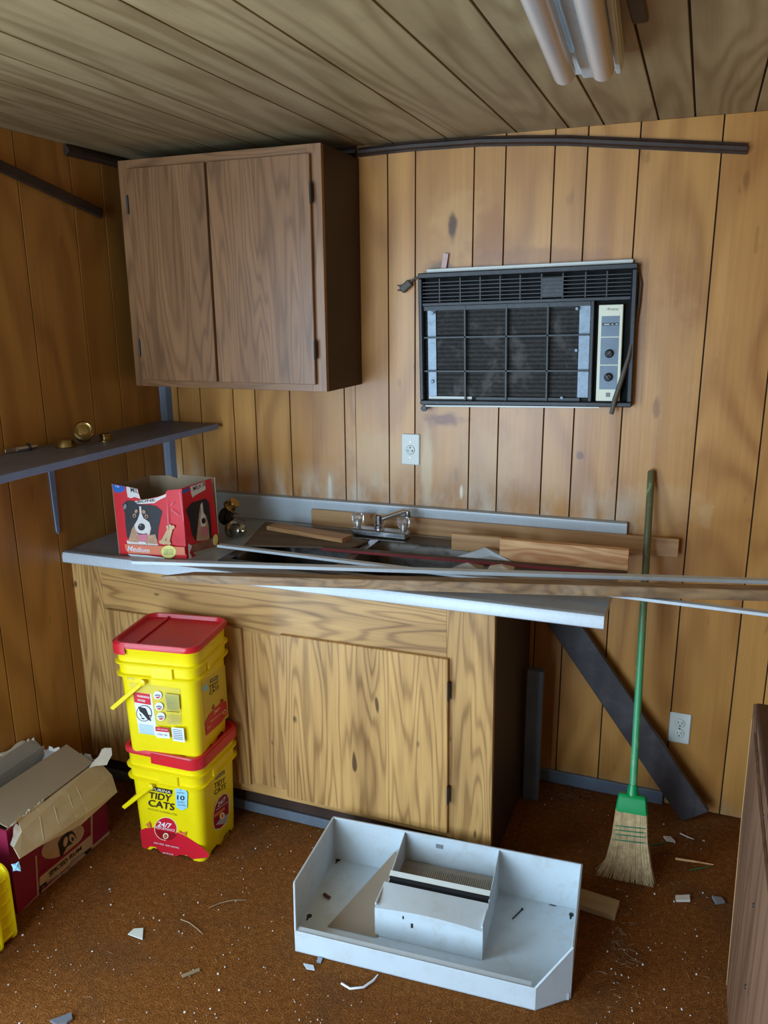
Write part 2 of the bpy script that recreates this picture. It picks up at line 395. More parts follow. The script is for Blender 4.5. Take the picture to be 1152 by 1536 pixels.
# back wall: dark backing sheet with panelling planks proud of it, the grooves are the gaps
BG = [.002, .064, .17, .323, .422, .574, .803, .848, .981, 1.081, 1.284, 1.388, 1.544, 1.645, 1.799, 2.03, 2.219, 2.315, 2.5, 2.62, 2.8, 2.96, XR]
wb = MB().box((-.1, .006, 0), (XR+.1, .1, ZC+.08)).build('wall_back', m_groove); struct(wb)
GW = .0021
for i in range(len(BG)-1):
    g = GW if abs(BG[i]-.848) > .01 else .0007
    g2 = GW if abs(BG[i+1]-.848) > .01 else .0007
    MB().box((BG[i]+g, 0, .004), (BG[i+1]-g2, .0075, ZC), .0008).build('plank', m_panel_back, wb)
LG = [-.002, -.16, -.265, -.417, -.653, -.834, -.94, -1.09, -1.3, -1.4, -1.55, WIN[1]]
wl = struct(MB().box((-.1, WIN[1], 0), (-.006, .0, ZC+.08)).box((-.1, YF, 0), (-.006, WIN[0], ZC+.08)).box((-.1, WIN[0], 0), (-.006, WIN[1], WIN[2])).box((-.1, WIN[0], WIN[3]), (-.006, WIN[1], ZC+.08)).build('wall_left', m_groove))
for i in range(len(LG)-1):
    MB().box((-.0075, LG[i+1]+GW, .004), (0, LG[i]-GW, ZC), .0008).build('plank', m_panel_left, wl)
for a, b, z0, z1 in ((WIN[0], WIN[1], WIN[3], ZC), (-2.9, WIN[0], .004, ZC), (-3.3, -2.904, .004, ZC), (-3.8, -3.304, .004, ZC), (YF, -3.804, .004, ZC)):
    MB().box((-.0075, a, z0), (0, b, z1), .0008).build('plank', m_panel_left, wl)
wf = MB()
wf.box((-.1, WIN[0]-.04, WIN[2]-.05), (.02, WIN[1]+.04, WIN[2])).box((-.1, WIN[0]-.04, WIN[3]), (.02, WIN[1]+.04, WIN[3]+.05)).box((-.1, WIN[0]-.04, WIN[2]), (.02, WIN[0], WIN[3])).box((-.1, WIN[1], WIN[2]), (.02, WIN[1]+.04, WIN[3]))
struct(wf.build('door_1', m_white))
wr = struct(MB().box((XR+.006, YF, 0), (XR+.1, .0, ZC+.08)).build('wall_right', m_groove))
ys = [0, -.2, -.45, -.6, -.9, -1.1, -1.4, -1.7, -1.9, -2.2, -2.5, -2.9, -3.3, -3.7, YF]
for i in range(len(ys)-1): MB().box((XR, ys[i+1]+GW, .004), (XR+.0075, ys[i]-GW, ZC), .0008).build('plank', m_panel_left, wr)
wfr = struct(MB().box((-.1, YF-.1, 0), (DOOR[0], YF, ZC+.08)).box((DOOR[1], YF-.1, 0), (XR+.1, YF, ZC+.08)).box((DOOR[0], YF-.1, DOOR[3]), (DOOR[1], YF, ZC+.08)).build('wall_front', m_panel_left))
CG = [-.01, .15, .28, .404, .563, .677, .896, 1.003, 1.19, 1.421, 1.583, 1.69, 1.848, 1.95, 2.11, 2.36, 2.47, 2.7, 2.85, XR]
ce = struct(MB().box((-.1, YF-.1, ZC+.006), (XR+.1, .1, ZC+.09)).build('ceiling', m_ceil_groove))
for i in range(len(CG)-1):
    MB().box((CG[i]+.0028, YF, ZC), (CG[i+1]-.0028, 0, ZC+.0075), .001).build('plank', m_ceil, ce)

# mouldings
def moulding_profile(w=.03, d=.02): return [(0, 0), (-d*.45, 0), (-d*.6, w*.16), (-d, w*.3), (-d, w*.62), (-d*.62, w*.78), (-d*.5, w), (0, w)]
def sweep(pts, prof):
    """profile (y, z) swept along x-following points"""
    return [[Vector((p[0], p[1]+a, p[2]+b)) for a, b in prof] for p in pts]
pts = []
for px, py in ((537, 235), (580, 230), (620, 226), (720, 219), (790, 218), (850, 218), (1000, 225), (1060, 228), (1120, 231)):
    w = at(px, py, 1, -.014); pts.append((w.x, -.001, w.z))
t = MB(); rows = sweep(pts, moulding_profile()); t.grid(rows, close=True); t.face(rows[0]); t.face(rows[-1])
tag(struct(t.build('trim_1', m_trim)), 'dark brown moulding sagging off the ceiling line above the air conditioner', 'moulding')
t = MB(); rows = [[Vector((.001-a*1.0, y, 2.238+b)) for a, b in moulding_profile(.034, .022)] for y in (-.44, -.002)]
t.grid(rows, close=True); t.face(rows[0]); t.face(rows[-1]); tag(struct(t.build('trim_2', m_trim)), 'short dark crown moulding in the corner beside the wall cabinet', 'moulding')
t = MB(); rows = [[Vector((x, -.001+a, 2.24+b)) for a, b in moulding_profile(.034, .022)] for x in (.002, .87)]
t.grid(rows, close=True); t.face(rows[0]); t.face(rows[-1]); tag(struct(t.build('trim_3', m_trim)), 'dark crown moulding hidden behind the top of the wall cabinet', 'moulding')
# loose length of moulding hanging down the left wall
p0 = at(0, 249, 0, .012); p1 = at(153, 321, 0, .012); d = (p1-p0).normalized(); p0 = p0-d*.5
t = MB(); t.board(p0, p1, .016, .034, (0, 0, 1), .004)
tag(t.build('loose_moulding', m_trim, origin=p1), 'loose dark moulding slanting down across the panelled left wall', 'moulding')
# corner strip, baseboard, ceiling strip
tag(struct(MB().prism([(0, -.034, 1.0), (.008, -.030, 1.0), (.022, -.022, 1.0), (.030, -.008, 1.0), (.034, 0, 1.0), (0, 0, 1.0)], (0, 0, 1.235)).build('trim_4', m_bluegrey)), 'slate grey corner strip running down behind the shelf', 'trim')
struct(MB().box((1.55, -.014, .001), (2.03, -.0005, .052), .003).build('baseboard_back', m_bluegrey))
tag(struct(MB().box((1.846, -2.2, ZC-.008), (1.876, -.915, ZC-.0005), .003).build('trim_5', m_brown)), 'dark brown strip on the ceiling beside the tube light', 'trim')

# ================================================================ WALL CABINET
uc = thing('wall_cabinet', 'walnut laminate wall cabinet with two flat doors and dark brown side', 'cabinet', (.49, -.15, 1.47))
X0, X1, Z0, Z1, YB, YF_ = .103, .876, 1.47, 2.235, -.002, -.300
MB().box((X1-.016, YF_+.018, Z0), (X1, YB, Z1)).build('side_panel', m_brown, uc)
MB().box((X0, YF_+.018, Z0), (X0+.016, YB, Z1)).build('side_panel', m_brown, uc)
MB().box((X0+.016, YF_+.018, Z1-.016), (X1-.016, YB, Z1)).build('top_panel', m_brown, uc)
MB().box((X0+.016, YF_+.018, Z0+.008), (X1-.016, YB, Z0+.024)).build('bottom_panel', m_brown, uc)
MB().box((X0+.016, YB-.006, Z0+.024), (X1-.016, YB, Z1-.016)).build('back_panel', m_brown, uc)
for a, b in ((X0, X0+.05), (X1-.05, X1)): MB().box((a, YF_, Z0), (b, YF_+.018, Z1), .0008).build('stile', m_walnut, uc)
MB().box((.44, YF_, Z0+.04), (.49, YF_+.018, Z1-.04), .0008).build('stile', m_walnut, uc)
for a, b in ((Z0, Z0+.04), (Z1-.04, Z1)): MB().box((X0+.05, YF_, a), (X1-.05, YF_+.018, b), .0008).build('rail', m_walnut_h, uc)
for a, b, hx in ((.146, .459, .1455), (.469, .842, .845)):
    d_ = MB().box((a, YF_-.016, Z0+.024), (b, YF_-.0005, Z1-.03), .0015).build('door', m_walnut, uc)
    for z in (1.58, 2.062):
        MB().box((hx-.004, YF_-.02, z), (hx+.004, YF_-.012, z+.055), .002).tube([(hx, YF_-.019, z-.004), (hx, YF_-.019, z+.059)], .0035, 8).build('hinge', m_ink, d_)

# ================================================================ BASE CABINET (stands a little high on its right end)
TILT = (0, -.009, 0)
bc = thing('base_cabinet', 'pecan laminate sink base cabinet with plain doors and dark right side', 'cabinet', (0, 0, 0), TILT)
def lb(px, py, y): return WM[bc.name].inverted() @ at(px, py, 1, y)
YC = -.605; YD = -.62; BX1 = 1.545; BZ0 = .103; BZ1 = .88
def L(mb): return mb    # local coordinates: world=False below
MB().box((BX1-.016, YC+.02, .012), (BX1, -.065, BZ1)).build('side_panel', m_brown, bc, world=False)
MB().box((.004, YC+.02, .012), (.02, -.065, BZ1)).build('side_panel', m_brown, bc, world=False)
MB().box((.02, YC+.02, BZ0), (BX1-.016, -.065, BZ0+.016)).build('bottom_panel', m_brown, bc, world=False)
MB().box((.02, -.071, BZ0+.016), (BX1-.016, -.065, BZ1)).build('back_panel', m_brown, bc, world=False)
sl = lb(157, 915, YC).x; sr = lb(670, 905, YC).x
zt = (lb(157, 915, YD).z + lb(670, 988, YD).z)/2; zb = BZ0+.022
d1 = (lb(157, 915, YD).x, lb(368, 1060, YD).x); d2 = (lb(424, 1060, YD).x, lb(671, 1100, YD).x)
MB().box((.004, YC, BZ0), (sl, YC+.02, BZ1), .0008).build('stile', m_oak, bc, world=False)
MB().box((sr, YC, BZ0), (BX1, YC+.02, BZ1), .0008).build('stile', m_oak, bc, world=False)
MB().box((d1[1]-.02, YC, zb+.015), (d2[0]+.02, YC+.02, zt-.012), .0008).build('stile', m_oak, bc, world=False)
MB().box((sl, YC, zt-.012), (sr, YC+.02, BZ1), .0008).build('rail', m_oak_h, bc, world=False)
MB().box((sl, YC, BZ0), (sr, YC+.02, zb+.015), .0008).build('rail', m_oak_h, bc, world=False)
for (a, b), hx, zz in ((d1, None, zb+.012), (d2, d2[1]+.003, zb)):
    d_ = MB().box((a, YD, zz), (b, YC-.0008, zt), .0015).build('door', m_oak, bc, world=False)
    if hx:
        for z in (zt-.13, zb+.11): MB().box((hx-.004, YD-.003, z), (hx+.004, YC, z+.055), .002).tube([(hx, YD-.002, z-.003), (hx, YD-.002, z+.058)], .0035, 8).build('hinge', m_ink, d_, world=False)
MB().box((.03, YC+.035, .004), (BX1-.03, YC+.05, BZ0-.002), .001).build('toe_kick', m_trim, bc, world=False)
MB().box((.03, YC+.022, .0035), (BX1-.03, YC+.034, .04), .003).build('toe_strip', m_kick, bc, world=False)

# ================================================================ COUNTERTOP
ct = thing('countertop', 'white speckled laminate countertop with rolled edge and backsplash', 'countertop', (0, 0, 0), TILT)
CTZ = .9195; CE = 1.85; HX0, HX1, HY0, HY1 = .60, 1.42, -.56, -.075
prof = [(-.56, CTZ), (-.615, CTZ), (-.628, CTZ+.003), (-.640, CTZ-.001), (-.645, CTZ-.012), (-.645, CTZ-.034), (-.640, CTZ-.038), (-.625, CTZ-.036), (-.625, CTZ-.026), (-.56, CTZ-.026)]
t = MB(); rows = [[Vector((x, a, b)) for a, b in prof] for x in (.002, CE)]
t.grid(rows, close=True); t.face(rows[0]); t.face(rows[-1])
t.box((.002, HY0, CTZ-.026), (HX0, -.016, CTZ)).box((HX1, HY0, CTZ-.026), (CE, -.016, CTZ)).box((HX0, HY1, CTZ-.026), (HX1, -.016, CTZ))
t.build('counter_slab', m_laminate, ct, world=False, smooth=40)
prof = [(-.016, CTZ-.02), (-.016, CTZ), (-.022, CTZ+.001), (-.0225, CTZ+.08), (-.026, CTZ+.088), (-.024, CTZ+.097), (-.016, CTZ+.1), (-.0008, CTZ+.101), (-.0008, CTZ-.02)]
t = MB(); rows = [[Vector((x, a, b)) for a, b in prof] for x in (.036, CE)]
t.grid(rows, close=True); t.face(rows[0]); t.face(rows[-1]); t.build('backsplash', m_laminate, ct, world=False, smooth=40)

# ================================================================ SINK AND FAUCET
sk = thing('kitchen_sink', 'dirty steel double bowl sink set into the white countertop', 'sink', (0, 0, 0), TILT)
def rrect(x0, x1, y0, y1, r, z, n=5):
    out = []
    for cx, cy, a0 in ((x1-r, y1-r, 0), (x0+r, y1-r, 90), (x0+r, y0+r, 180), (x1-r, y0+r, 270)):
        for k in range(n+1): a = R(a0+90*k/n); out.append((cx+r*math.cos(a), cy+r*math.sin(a), z))
    return out
SZ = CTZ+.001
for a, b in ((.625, .985), (1.015, 1.395)):
    t = MB(); y0, y1 = -.535, -.175
    rows = [rrect(a, b, y0, y1, .05, SZ+.005), rrect(a+.006, b-.006, y0+.006, y1-.006, .048, SZ-.004), rrect(a+.02, b-.02, y0+.02, y1-.02, .05, SZ-.16), rrect(a+.05, b-.05, y0+.05, y1-.05, .05, SZ-.175)]
    t.grid(rows, close=True); t.face(rows[-1])
    t.lathe([(.04, 0), (.04, .003), (.03, .003), (.028, .001)], Matrix.Translation(((a+b)/2, (y0+y1)/2, SZ-.175)), 18, None)
    t.build('bowl', m_steel, sk, world=False, smooth=40)
t = MB()
t.box((HX0-.012, HY0+.0, SZ), (HX1+.012, -.535, SZ+.005), .0015).box((HX0-.012, -.175, SZ), (HX1+.012, HY1-.005, SZ+.005), .0015)
t.box((HX0-.012, -.535, SZ), (.625, -.175, SZ+.005)).box((.985, -.535, SZ), (1.015, -.175, SZ+.005)).box((1.395, -.535, SZ), (HX1+.012, -.175, SZ+.005))
t.build('rim', m_steel, sk, world=False)
FZ = CTZ+.0168
fa = thing('kitchen_faucet', 'chrome kitchen faucet with two clear acrylic handles behind the sink', 'faucet', (.99, -.125, FZ))
MB().box((.888, -.150, FZ), (1.100, -.098, FZ+.026), .005).build('base_plate', m_chrome, fa, smooth=30)
for x in (.905, 1.083):
    h = MB().lathe([(.012, 0), (.012, .006), (.016, .012), (.023, .022), (.025, .045), (.021, .05), (.006, .052)], Matrix.Translation((x, -.126, FZ+.026)), 16, None, .9).build('handle', m_clear, fa)
    MB().lathe([(.009, 0), (.009, .03), (.004, .034)], Matrix.Translation((x, -.126, FZ+.027)), 10).build('handle_stem', m_nickel, h, smooth=30)
MB().lathe([(.019, 0), (.019, .014), (.015, .018), (.0155, .05), (.011, .055)], Matrix.Translation((.988, -.122, FZ+.026)), 18).build('spout_post', m_chrome, fa, smooth=35)
e = at(612, 768, 1, -.085)
MB().tube([(.988, -.122, FZ+.058), (1.0, -.118, FZ+.064), (e.x-.012, -.088, e.z+.004), (e.x, -.085, e.z)], [.012, .0115, .0105, .010], 10, flat=.8).build('spout', m_chrome, fa, smooth=50)
MB().lathe([(.011, 0), (.012, .004), (.012, .024), (.008, .028)], Matrix.Translation((e.x, -.085, e.z-.02)), 14).build('aerator', m_chrome, fa, smooth=35)

# ================================================================ BOARDS LYING ON THE COUNTER
def cz(x): return CTZ+.009*x
def single(mb, name, mat, label, cat, origin, group=None, smooth=None):
    return tag(mb.build(name, mat, origin=origin, smooth=smooth), label, cat, group)
# board against the backsplash
a = at(468, 763, 1, -.034); b = at(1018, 808, 1, -.034)
c0 = Vector((.672, -.034, .9575)); c1 = Vector((2.008, -.034, .9695))
single(MB().board(c0, c1, .014, .062, (0, 0, 1), .0012), 'long_board', m_maple, 'long varnished board standing on edge against the backsplash', 'board', c0)
# pine board standing on edge
single(MB().box((1.468, -.272, .9345), (1.870, -.245, 1.012), .0015, Matrix.Translation((1.468, -.25, .93)) @ Matrix.Rotation(-.009, 4, 'Y') @ Matrix.Translation((-1.468, .25, -.93))), 'pine_board', m_pine, 'short pine board with bold grain standing on the counter', 'board', (1.47, -.26, .9345))
c0 = at(678, 816, 1, -.19); c1 = at(752, 822, 1, -.19)
single(MB().board((c0.x, -.19, .964), (c1.x, -.19, .966), .018, .058, (0, 0, 1), .0015), 'wood_offcut', m_maple, 'small brown wood offcut beside the pine board', 'board', (c0.x, -.19, .94))
# dirty plywood and the small board on it
t = MB(); q = [at(x, y, 2, .939) for x, y in ((366, 818), (527, 822), (553, 812), (398, 783))]
single(t.prism([(v.x, v.y, .9352) for v in q], (0, 0, .006)), 'plywood_piece', m_ply, 'dirty flat plywood piece lying over the sink', 'plywood', (q[0].x, q[0].y, .932))
p0 = (at(397, 792, 2, .952)+at(418, 782, 2, .956))/2; p1 = (at(514, 810, 2, .952)+at(527, 802, 2, .956))/2
single(MB().board((p0.x, p0.y, .948), (p1.x, p1.y, .948), .062, .016, (0, 0, 1), .001), 'short_board', m_maple, 'short light wood board lying on the dirty plywood', 'board', (p0.x, p0.y, .94))
# brown strip with a red edge
p0 = at(428, 808, 2, .935); p1 = at(941, 862, 2, .940); p0 = Vector((.865, -.338, .9385)); p1 = Vector((1.868, -.290, .9475))
rs = thing('painted_strip', 'brown painted strip with a red front edge lying across the sink', 'strip', p0)
MB().board(p0, p1, .03, .008, (0, 0, 1), .001).build('strip_top', m_brownstrip, rs)
dd = (p1-p0).normalized(); nn = Vector((dd.y, -dd.x, 0)).normalized()
MB().board(p0+nn*.0165, p1+nn*.0165, .002, .009, (0, 0, 1), 0).build('red_edge', m_redpaint, rs)
# long white strips
def whitestrip(p0, p1, w, th, label):
    p0 = Vector(p0); p1 = Vector(p1)
    return single(MB().board(p0, p1, w, th, (0, 0, 1), .001), 'white_strip', m_white, label, 'trim strip', p0)
s1a = at(328, 818, 2, .948); s1b = at(1152, 921, 2, .958)
dd = (s1b-s1a); s1b = s1b+dd*.10
whitestrip(s1a, s1b, .022, .009, 'long white trim strip starting at the brass lockset and passing under the lumber')
s0a = at(200, 846, 2, .952); s0b = at(1152, 876, 2, .972); dd = s0b-s0a; s0b = s0b+dd*.08
whitestrip((s0a.x, s0a.y, .9605), (s0b.x, s0b.y, .982), .026, .011, 'long white trim strip starting below the dog biscuit box, behind the lumber')
# rough lumber, its left end overhanging the counter front
pa = at(290, 866, 2, .962); pb = at(1152, 890, 2, .985); dd = (pb-pa).normalized(); pb = pb+dd*.12
t = MB(); nn = Vector((dd.y, -dd.x, 0)).normalized()
w2, h2 = .021, .015
pL = at(243, 868, 2, .962)
secs = [(Vector((pL.x, pL.y, .966)), .004, .004), (pa, w2*.8, h2*.8), (pa*.6+pb*.4, w2, h2), (pb, w2, h2)]
rows = []
for c, w, h in secs:
    rows.append([c+nn*(-w)+Vector((0, 0, h)), c+nn*w*.9+Vector((0, 0, h)), c+nn*w+Vector((0, 0, h*.8)), c+nn*w+Vector((0, 0, -h)), c-nn*w+Vector((0, 0, -h))])
t.grid(rows, close=True); t.face(rows[0]); t.face(rows[-1])
single(t, 'rough_lumber', m_plank, 'long weathered piece of lumber overhanging the counter at both ends', 'lumber', pa)
# crumpled sheets by the pine board
def crumple(poly, z, th, hgt, name, mat, label):
    t = bmesh.new(); mb = MB(); c = [at(px, py, 2, z) for px, py in poly]; mid = sum(c, Vector())/len(c)
    bot = [Vector((v.x, v.y, v.z)) for v in c]; top = Vector((mid.x+random.uniform(-.01, .01), mid.y+random.uniform(-.01, .01), z+hgt))
    for k in range(len(bot)):
        a, b = bot[k], bot[(k+1) % len(bot)]; mm = (a+b)/2*.6+mid*.4; mm.z = z+hgt*random.uniform(.3, .8)
        mb.face((a, b, mm)); mb.face((b, top, mm)); mb.face((top, a, mm))
    mb.face(bot[::-1]); bmesh.ops.remove_doubles(mb.bm, verts=mb.bm.verts, dist=1e-5)
    return single(mb, name, mat, label, 'scrap', (mid.x, mid.y, z))
crumple([(682, 836), (715, 838), (768, 843), (760, 830), (722, 822)], .944, .002, .03, 'crumpled_sheet', m_laminate, 'crumpled pale plastic scrap beside the brown offcut')
crumple([(672, 855), (722, 857), (726, 848), (690, 846)], .954, .002, .02, 'crumpled_rag', m_greycard, 'crumpled grey rag lying on the white strip')
crumple([(728, 859), (770, 859), (772, 850), (735, 848)], .954, .002, .014, 'paper_scrap', m_torn, 'folded cream paper scrap beside the grey rag')

# ================================================================ LOCKSET ON THE COUNTER
lk = thing('door_lockset', 'dismantled brass and nickel door lockset beside the dog biscuit box', 'lockset', (.50, -.285, cz(.5)))
zz = cz(.5)
RX = Matrix.Rotation(R(90), 4, 'Y')
MB().lathe([(.030, 0), (.032, .004), (.031, .012), (.022, .016), (.024, .03), (.027, .045), (.022, .058), (.010, .062), (.008, .07), (.004, .074)], Matrix.Translation((.462, -.29, zz+.033)) @ Matrix.Rotation(R(-8), 4, 'Z') @ RX, 24).build('knob', m_nickel, lk, smooth=35)
MB().lathe([(.034, 0), (.034, .006), (.018, .012), (.018, .02)], Matrix.Translation((.438, -.275, zz+.075)) @ Matrix.Rotation(R(-20), 4, 'Z') @ RX, 22).build('rose_plate', m_dark, lk, smooth=35)
for z, a in ((.082, .10), (.102, .075)): MB().tube([(.44, -.275, zz+z), (.44+a, -.30, zz+z-.012)], .004, 8).build('rod', m_chrome, lk, smooth=40)
MB().lathe([(.02, 0), (.026, .004), (.026, .010), (.018, .02), (.016, .03), (.021, .034), (.020, .037)], Matrix.Translation((.445, -.265, zz+.105)) @ Matrix.Rotation(R(50), 4, 'Y'), 20).build('cap', m_brass, lk, smooth=35)

# ================================================================ SHELF WITH HARDWARE
sh = thing('wall_shelf', 'grey blue painted shelf on a metal bracket along the left wall', 'shelf', (0, -.8, 1.28))
MB().box((.0005, -1.62, 1.281), (.272, -.036, 1.303), .0015).build('board', m_shelf, sh)
for y in (-.655, -1.45):
    t = MB(); t.prism([(.0008, y-.013, 1.2805), (.0008, y+.013, 1.2805), (.0008, y+.007, 1.0), (.0008, y, .99), (.0008, y-.007, 1.0)], (.005, 0, 0))
    t.box((.006, y-.013, 1.276), (.22, y+.013, 1.2808)); t.build('bracket', plain('bracket_metal', srgb(128, 150, 182), .4, .2), sh)
SZT = 1.3035
def knobmat(x, y, z, rx=0, ry=0, rz=0): return Matrix.Translation((x, y, z)) @ Euler((R(rx), R(ry), R(rz))).to_matrix().to_4x4()
q = at(38, 681, 2, SZT)
lb_ = thing('latch_bolt', 'silver door latch bolt lying on the grey shelf', 'latch', (q.x, q.y, SZT))
a = at(10, 681, 2, SZT+.0); b = at(70, 671, 2, SZT+.0); dv = (b-a).normalized(); up = Vector((0, 0, .0095))
MB().tube([a+up+dv*.035, a+up+dv*.075], .009, 12).build('barrel', m_chrome, lb_, smooth=40)
MB().board(a+up-dv*.005, a+up+dv*.035, .004, .014, (0, 0, 1), .001).build('tongue', m_nickel, lb_)
MB().tube([a+up+dv*.075, a+up+dv*.079], .0138, 14).build('flange', m_dark, lb_)
MB().tube([a+up+dv*.079, a+up+dv*.105], .0065, 10).build('bolt_nose', m_chrome, lb_, smooth=40)
q = at(95, 671, 2, SZT)
single(MB().lathe([(.034, 0), (.035, .003), (.031, .012), (.025, .024), (.020, .028), (.012, .029)], Matrix.Translation((q.x, q.y+.012, SZT)), 26), 'brass_rose', m_brass, 'round domed brass door rose lying flat on the shelf', 'door hardware', (q.x, q.y+.012, SZT), smooth=35)
q = at(124, 664, 2, SZT)
single(MB().lathe([(.024, 0), (.026, .006), (.020, .012), (.016, .022), (.030, .034), (.034, .048), (.033, .058), (.027, .063), (.024, .0605), (.019, .060), (.017, .063), (.008, .064), (.001, .064)], knobmat(q.x+.028, q.y-.02, SZT+.026, 62, 0, 42), 26), 'loose_doorknob', m_brass, 'large brass door knob lying on its side on the shelf', 'door knob', (q.x, q.y, SZT), smooth=35)
q = at(156, 662, 2, SZT)
single(MB().lathe([(.024, 0), (.024, .004), (.019, .007), (.019, .018), (.022, .021), (.022, .025), (.015, .025), (.014, .012)], Matrix.Translation((q.x, q.y+.01, SZT)), 24), 'brass_collar', m_brass, 'small brass collar ring standing near the end of the shelf', 'door hardware', (q.x, q.y+.01, SZT), smooth=35)

# ================================================================ AIR CONDITIONER
AR = R(-1.3); ac_y = -.042
A0 = at(630, 607, 1, ac_y)
ac = thing('air_conditioner', 'old black window air conditioner built into the panelled wall', 'air conditioner', (A0.x, ac_y, A0.z), (0, AR, 0))
IV = WM[ac.name].inverted()
def la(px, py):
    v = IV @ at(px, py, 1, ac_y); return v.x, v.z
Wd, Hd = la(944, 612)[0]+.006, la(790, 402)[1]
def lbox(mb, x0, z0, x1, z1, ya, yb, bev=.001): mb.box((x0, ya, z0), (x1, yb, z1), bev); return mb
def pr(px0, py0, px1, py1): a = la(px0, py0); b = la(px1, py1); return min(a[0], b[0]), min(a[1], b[1]), max(a[0], b[0]), max(a[1], b[1])
gx0, gz0, gx1, gz1 = pr(641, 455, 945, 420)   # top grille band
zsplit = la(790, 451)[1]; ztop_in = la(790, 412)[1]
t = MB()
lbox(t, 0, Hd-.018, Wd, Hd, 0, .041, .003); lbox(t, 0, 0, Wd, .016, 0, .041, .003); lbox(t, 0, .016, .014, Hd-.018, 0, .041, .003); lbox(t, Wd-.016, .016, Wd, Hd-.018, 0, .041, .003)
lbox(t, .014, zsplit-.008, Wd-.016, zsplit+.004, .002, .02, .002)
t.build('bezel', m_black, ac, world=False)
MB().box((.014, .034, zsplit), (Wd-.016, .040, Hd-.018)).build('grille_back', m_void, ac, world=False)
zt_ = Hd-.020; n = 6
for k in range(n):
    z = zsplit+.010+(zt_-.012-zsplit-.010)*k/(n-1)
    MB().box((.016, .003, z-.0013), (Wd-.018, .007, z+.0013)).build('louver', m_black, ac, world=False)
for px in (659, 690, 720, 750, 780, 812, 844, 878, 910):
    x = la(px, 430)[0]; MB().box((x-.0018, .002, zsplit+.004), (x+.0018, .014, zt_)).build('grille_bar', m_black, ac, world=False)
x0 = la(812, 430)[0]; x1 = la(844, 430)[0]; MB().box((x0+.002, .003, zsplit+.008), (x1-.002, .012, zt_-.01)).build('blank_panel', m_grey if False else m_black, ac, world=False)
xc0 = la(888, 530)[0]                          # control panel bay starts
MB().box((.014, .030, .016), (xc0-.004, .038, zsplit-.008)).build('coil', m_coil, ac, world=False)
cx0, _, cx1, _ = pr(650, 500, 868, 520)
for a, b in ((la(639, 530)[0], la(651, 530)[0]), (la(866, 530)[0], la(888, 530)[0]-.006)):
    MB().box((a, .024, .028), (b, .030, zsplit-.022)).build('side_strip', m_zinc, ac, world=False)
MB().box((la(640, 600)[0], .024, .018), (la(705, 600)[0], .030, .027)).build('drip_strip', m_whiteplate, ac, world=False)
MB().box((la(712, 600)[0], .018, .016), (la(868, 600)[0], .030, .026)).build('lower_rail', m_black, ac, world=False)
for px in (696, 758, 820): x = la(px, 520)[0]; MB().box((x-.0025, .010, .016), (x+.0025, .022, zsplit-.006)).build('grid_bar', m_black, ac, world=False)
for py in (505, 557): z = la(740, py)[1]; MB().box((.014, .010, z-.0025), (xc0-.004, .022, z+.0025)).build('grid_bar', m_black, ac, world=False)
MB().box((.014, .012, zsplit-.022), (xc0-.004, .022, zsplit-.006)).build('filter_rail', m_black, ac, world=False)
MB().box((xc0-.010, .004, .016), (xc0+.002, .036, zsplit-.006), .002).build('bay_post', m_black, ac, world=False)
for px, py in ((647, 469), (865, 463), (863, 526), (841, 598), (646, 573)):
    x, z = la(px, py); MB().lathe([(.006, 0), (.006, .002), (.004, .004), (.001, .0042)], Matrix.Translation((x, .010 if py < 500 else .022, z)) @ Matrix.Rotation(R(90), 4, 'X'), 12).build('screw', m_zinc, ac, world=False, smooth=40)
# control panel
px0, pz0, px1, pz1 = la(893, 602)[0], la(900, 602)[1], la(933, 500)[0], la(915, 457)[1]
MB().box((xc0+.002, .030, .016), (Wd-.016, .036, zsplit-.008)).build('bay_back', m_void, ac, world=False)
cpn = MB().box((px0, .008, pz0), (px1, .029, pz1), .0015).build('control_panel', plain('cream_panel', srgb(222, 222, 196), .4, var=.04), ac, world=False)
m_plate = plain('blue_grey_plate', srgb(96, 110, 122), .4, .2, var=.1, vscale=30)
sx = (px1-px0); ins = sx*.13
H = pz1-pz0
for f0, f1 in ((.675, .885), (.385, .665), (.125, .375)): MB().box((px0+ins, .0068, pz0+H*f0), (px1-ins, .0079, pz0+H*f1)).build('control_plate', m_plate, cpn, world=False)
for f, ang in ((.50, 35), (.255, -40)):
    x = px0+sx*.5; z = pz0+H*f; M4 = Matrix.Translation((x, .0066, z)) @ Matrix.Rotation(R(90), 4, 'X')
    MB().lathe([(.0135, 0), (.0135, .006), (.012, .012), (.009, .0135)], M4, 20, m_ink).box((-.0022, -.011, .012), (.0022, .011, .0185), .0006, M4 @ Matrix.Rotation(R(-ang), 4, 'Z'), m_ink).box((-.0009, -.001, .0184), (.0009, .010, .0192), 0, M4 @ Matrix.Rotation(R(-ang), 4, 'Z'), m_grey).build('knob', None, cpn, world=False)
MB().box((px0+ins+.003, .0058, pz0+H*.79), (px1-ins-.003, .0067, pz0+H*.815), 0, None, m_ink).box((px0+ins+.008, .0052, pz0+H*.798), (px0+sx*.46, .0057, pz0+H*.806), 0, None, m_paper).box((px0+sx*.55, .0052, pz0+H*.798), (px0+sx*.61, .0057, pz0+H*.806), 0, None, m_paper).box((px0+sx*.72, .0052, pz0+H*.798), (px0+sx*.80, .0057, pz0+H*.806), 0, None, m_paper).build('label_strip', None, cpn, world=False)
MB().box((px0+sx*.42, .0062, pz0+H*.045), (px0+sx*.60, .0078, pz0+H*.09), .0006, None, m_grey).build('logo_badge', None, cpn, world=False)
n_ac = WM[ac.name].to_3x3() @ Vector((0, -1, 0)); p_ac = WM[ac.name] @ Vector((px0, .0078, pz0))
pt = Print(p_ac, n_ac, .0003)
X = lambda cx, cy: (860+cx/8.536, 440+cy/8.536)
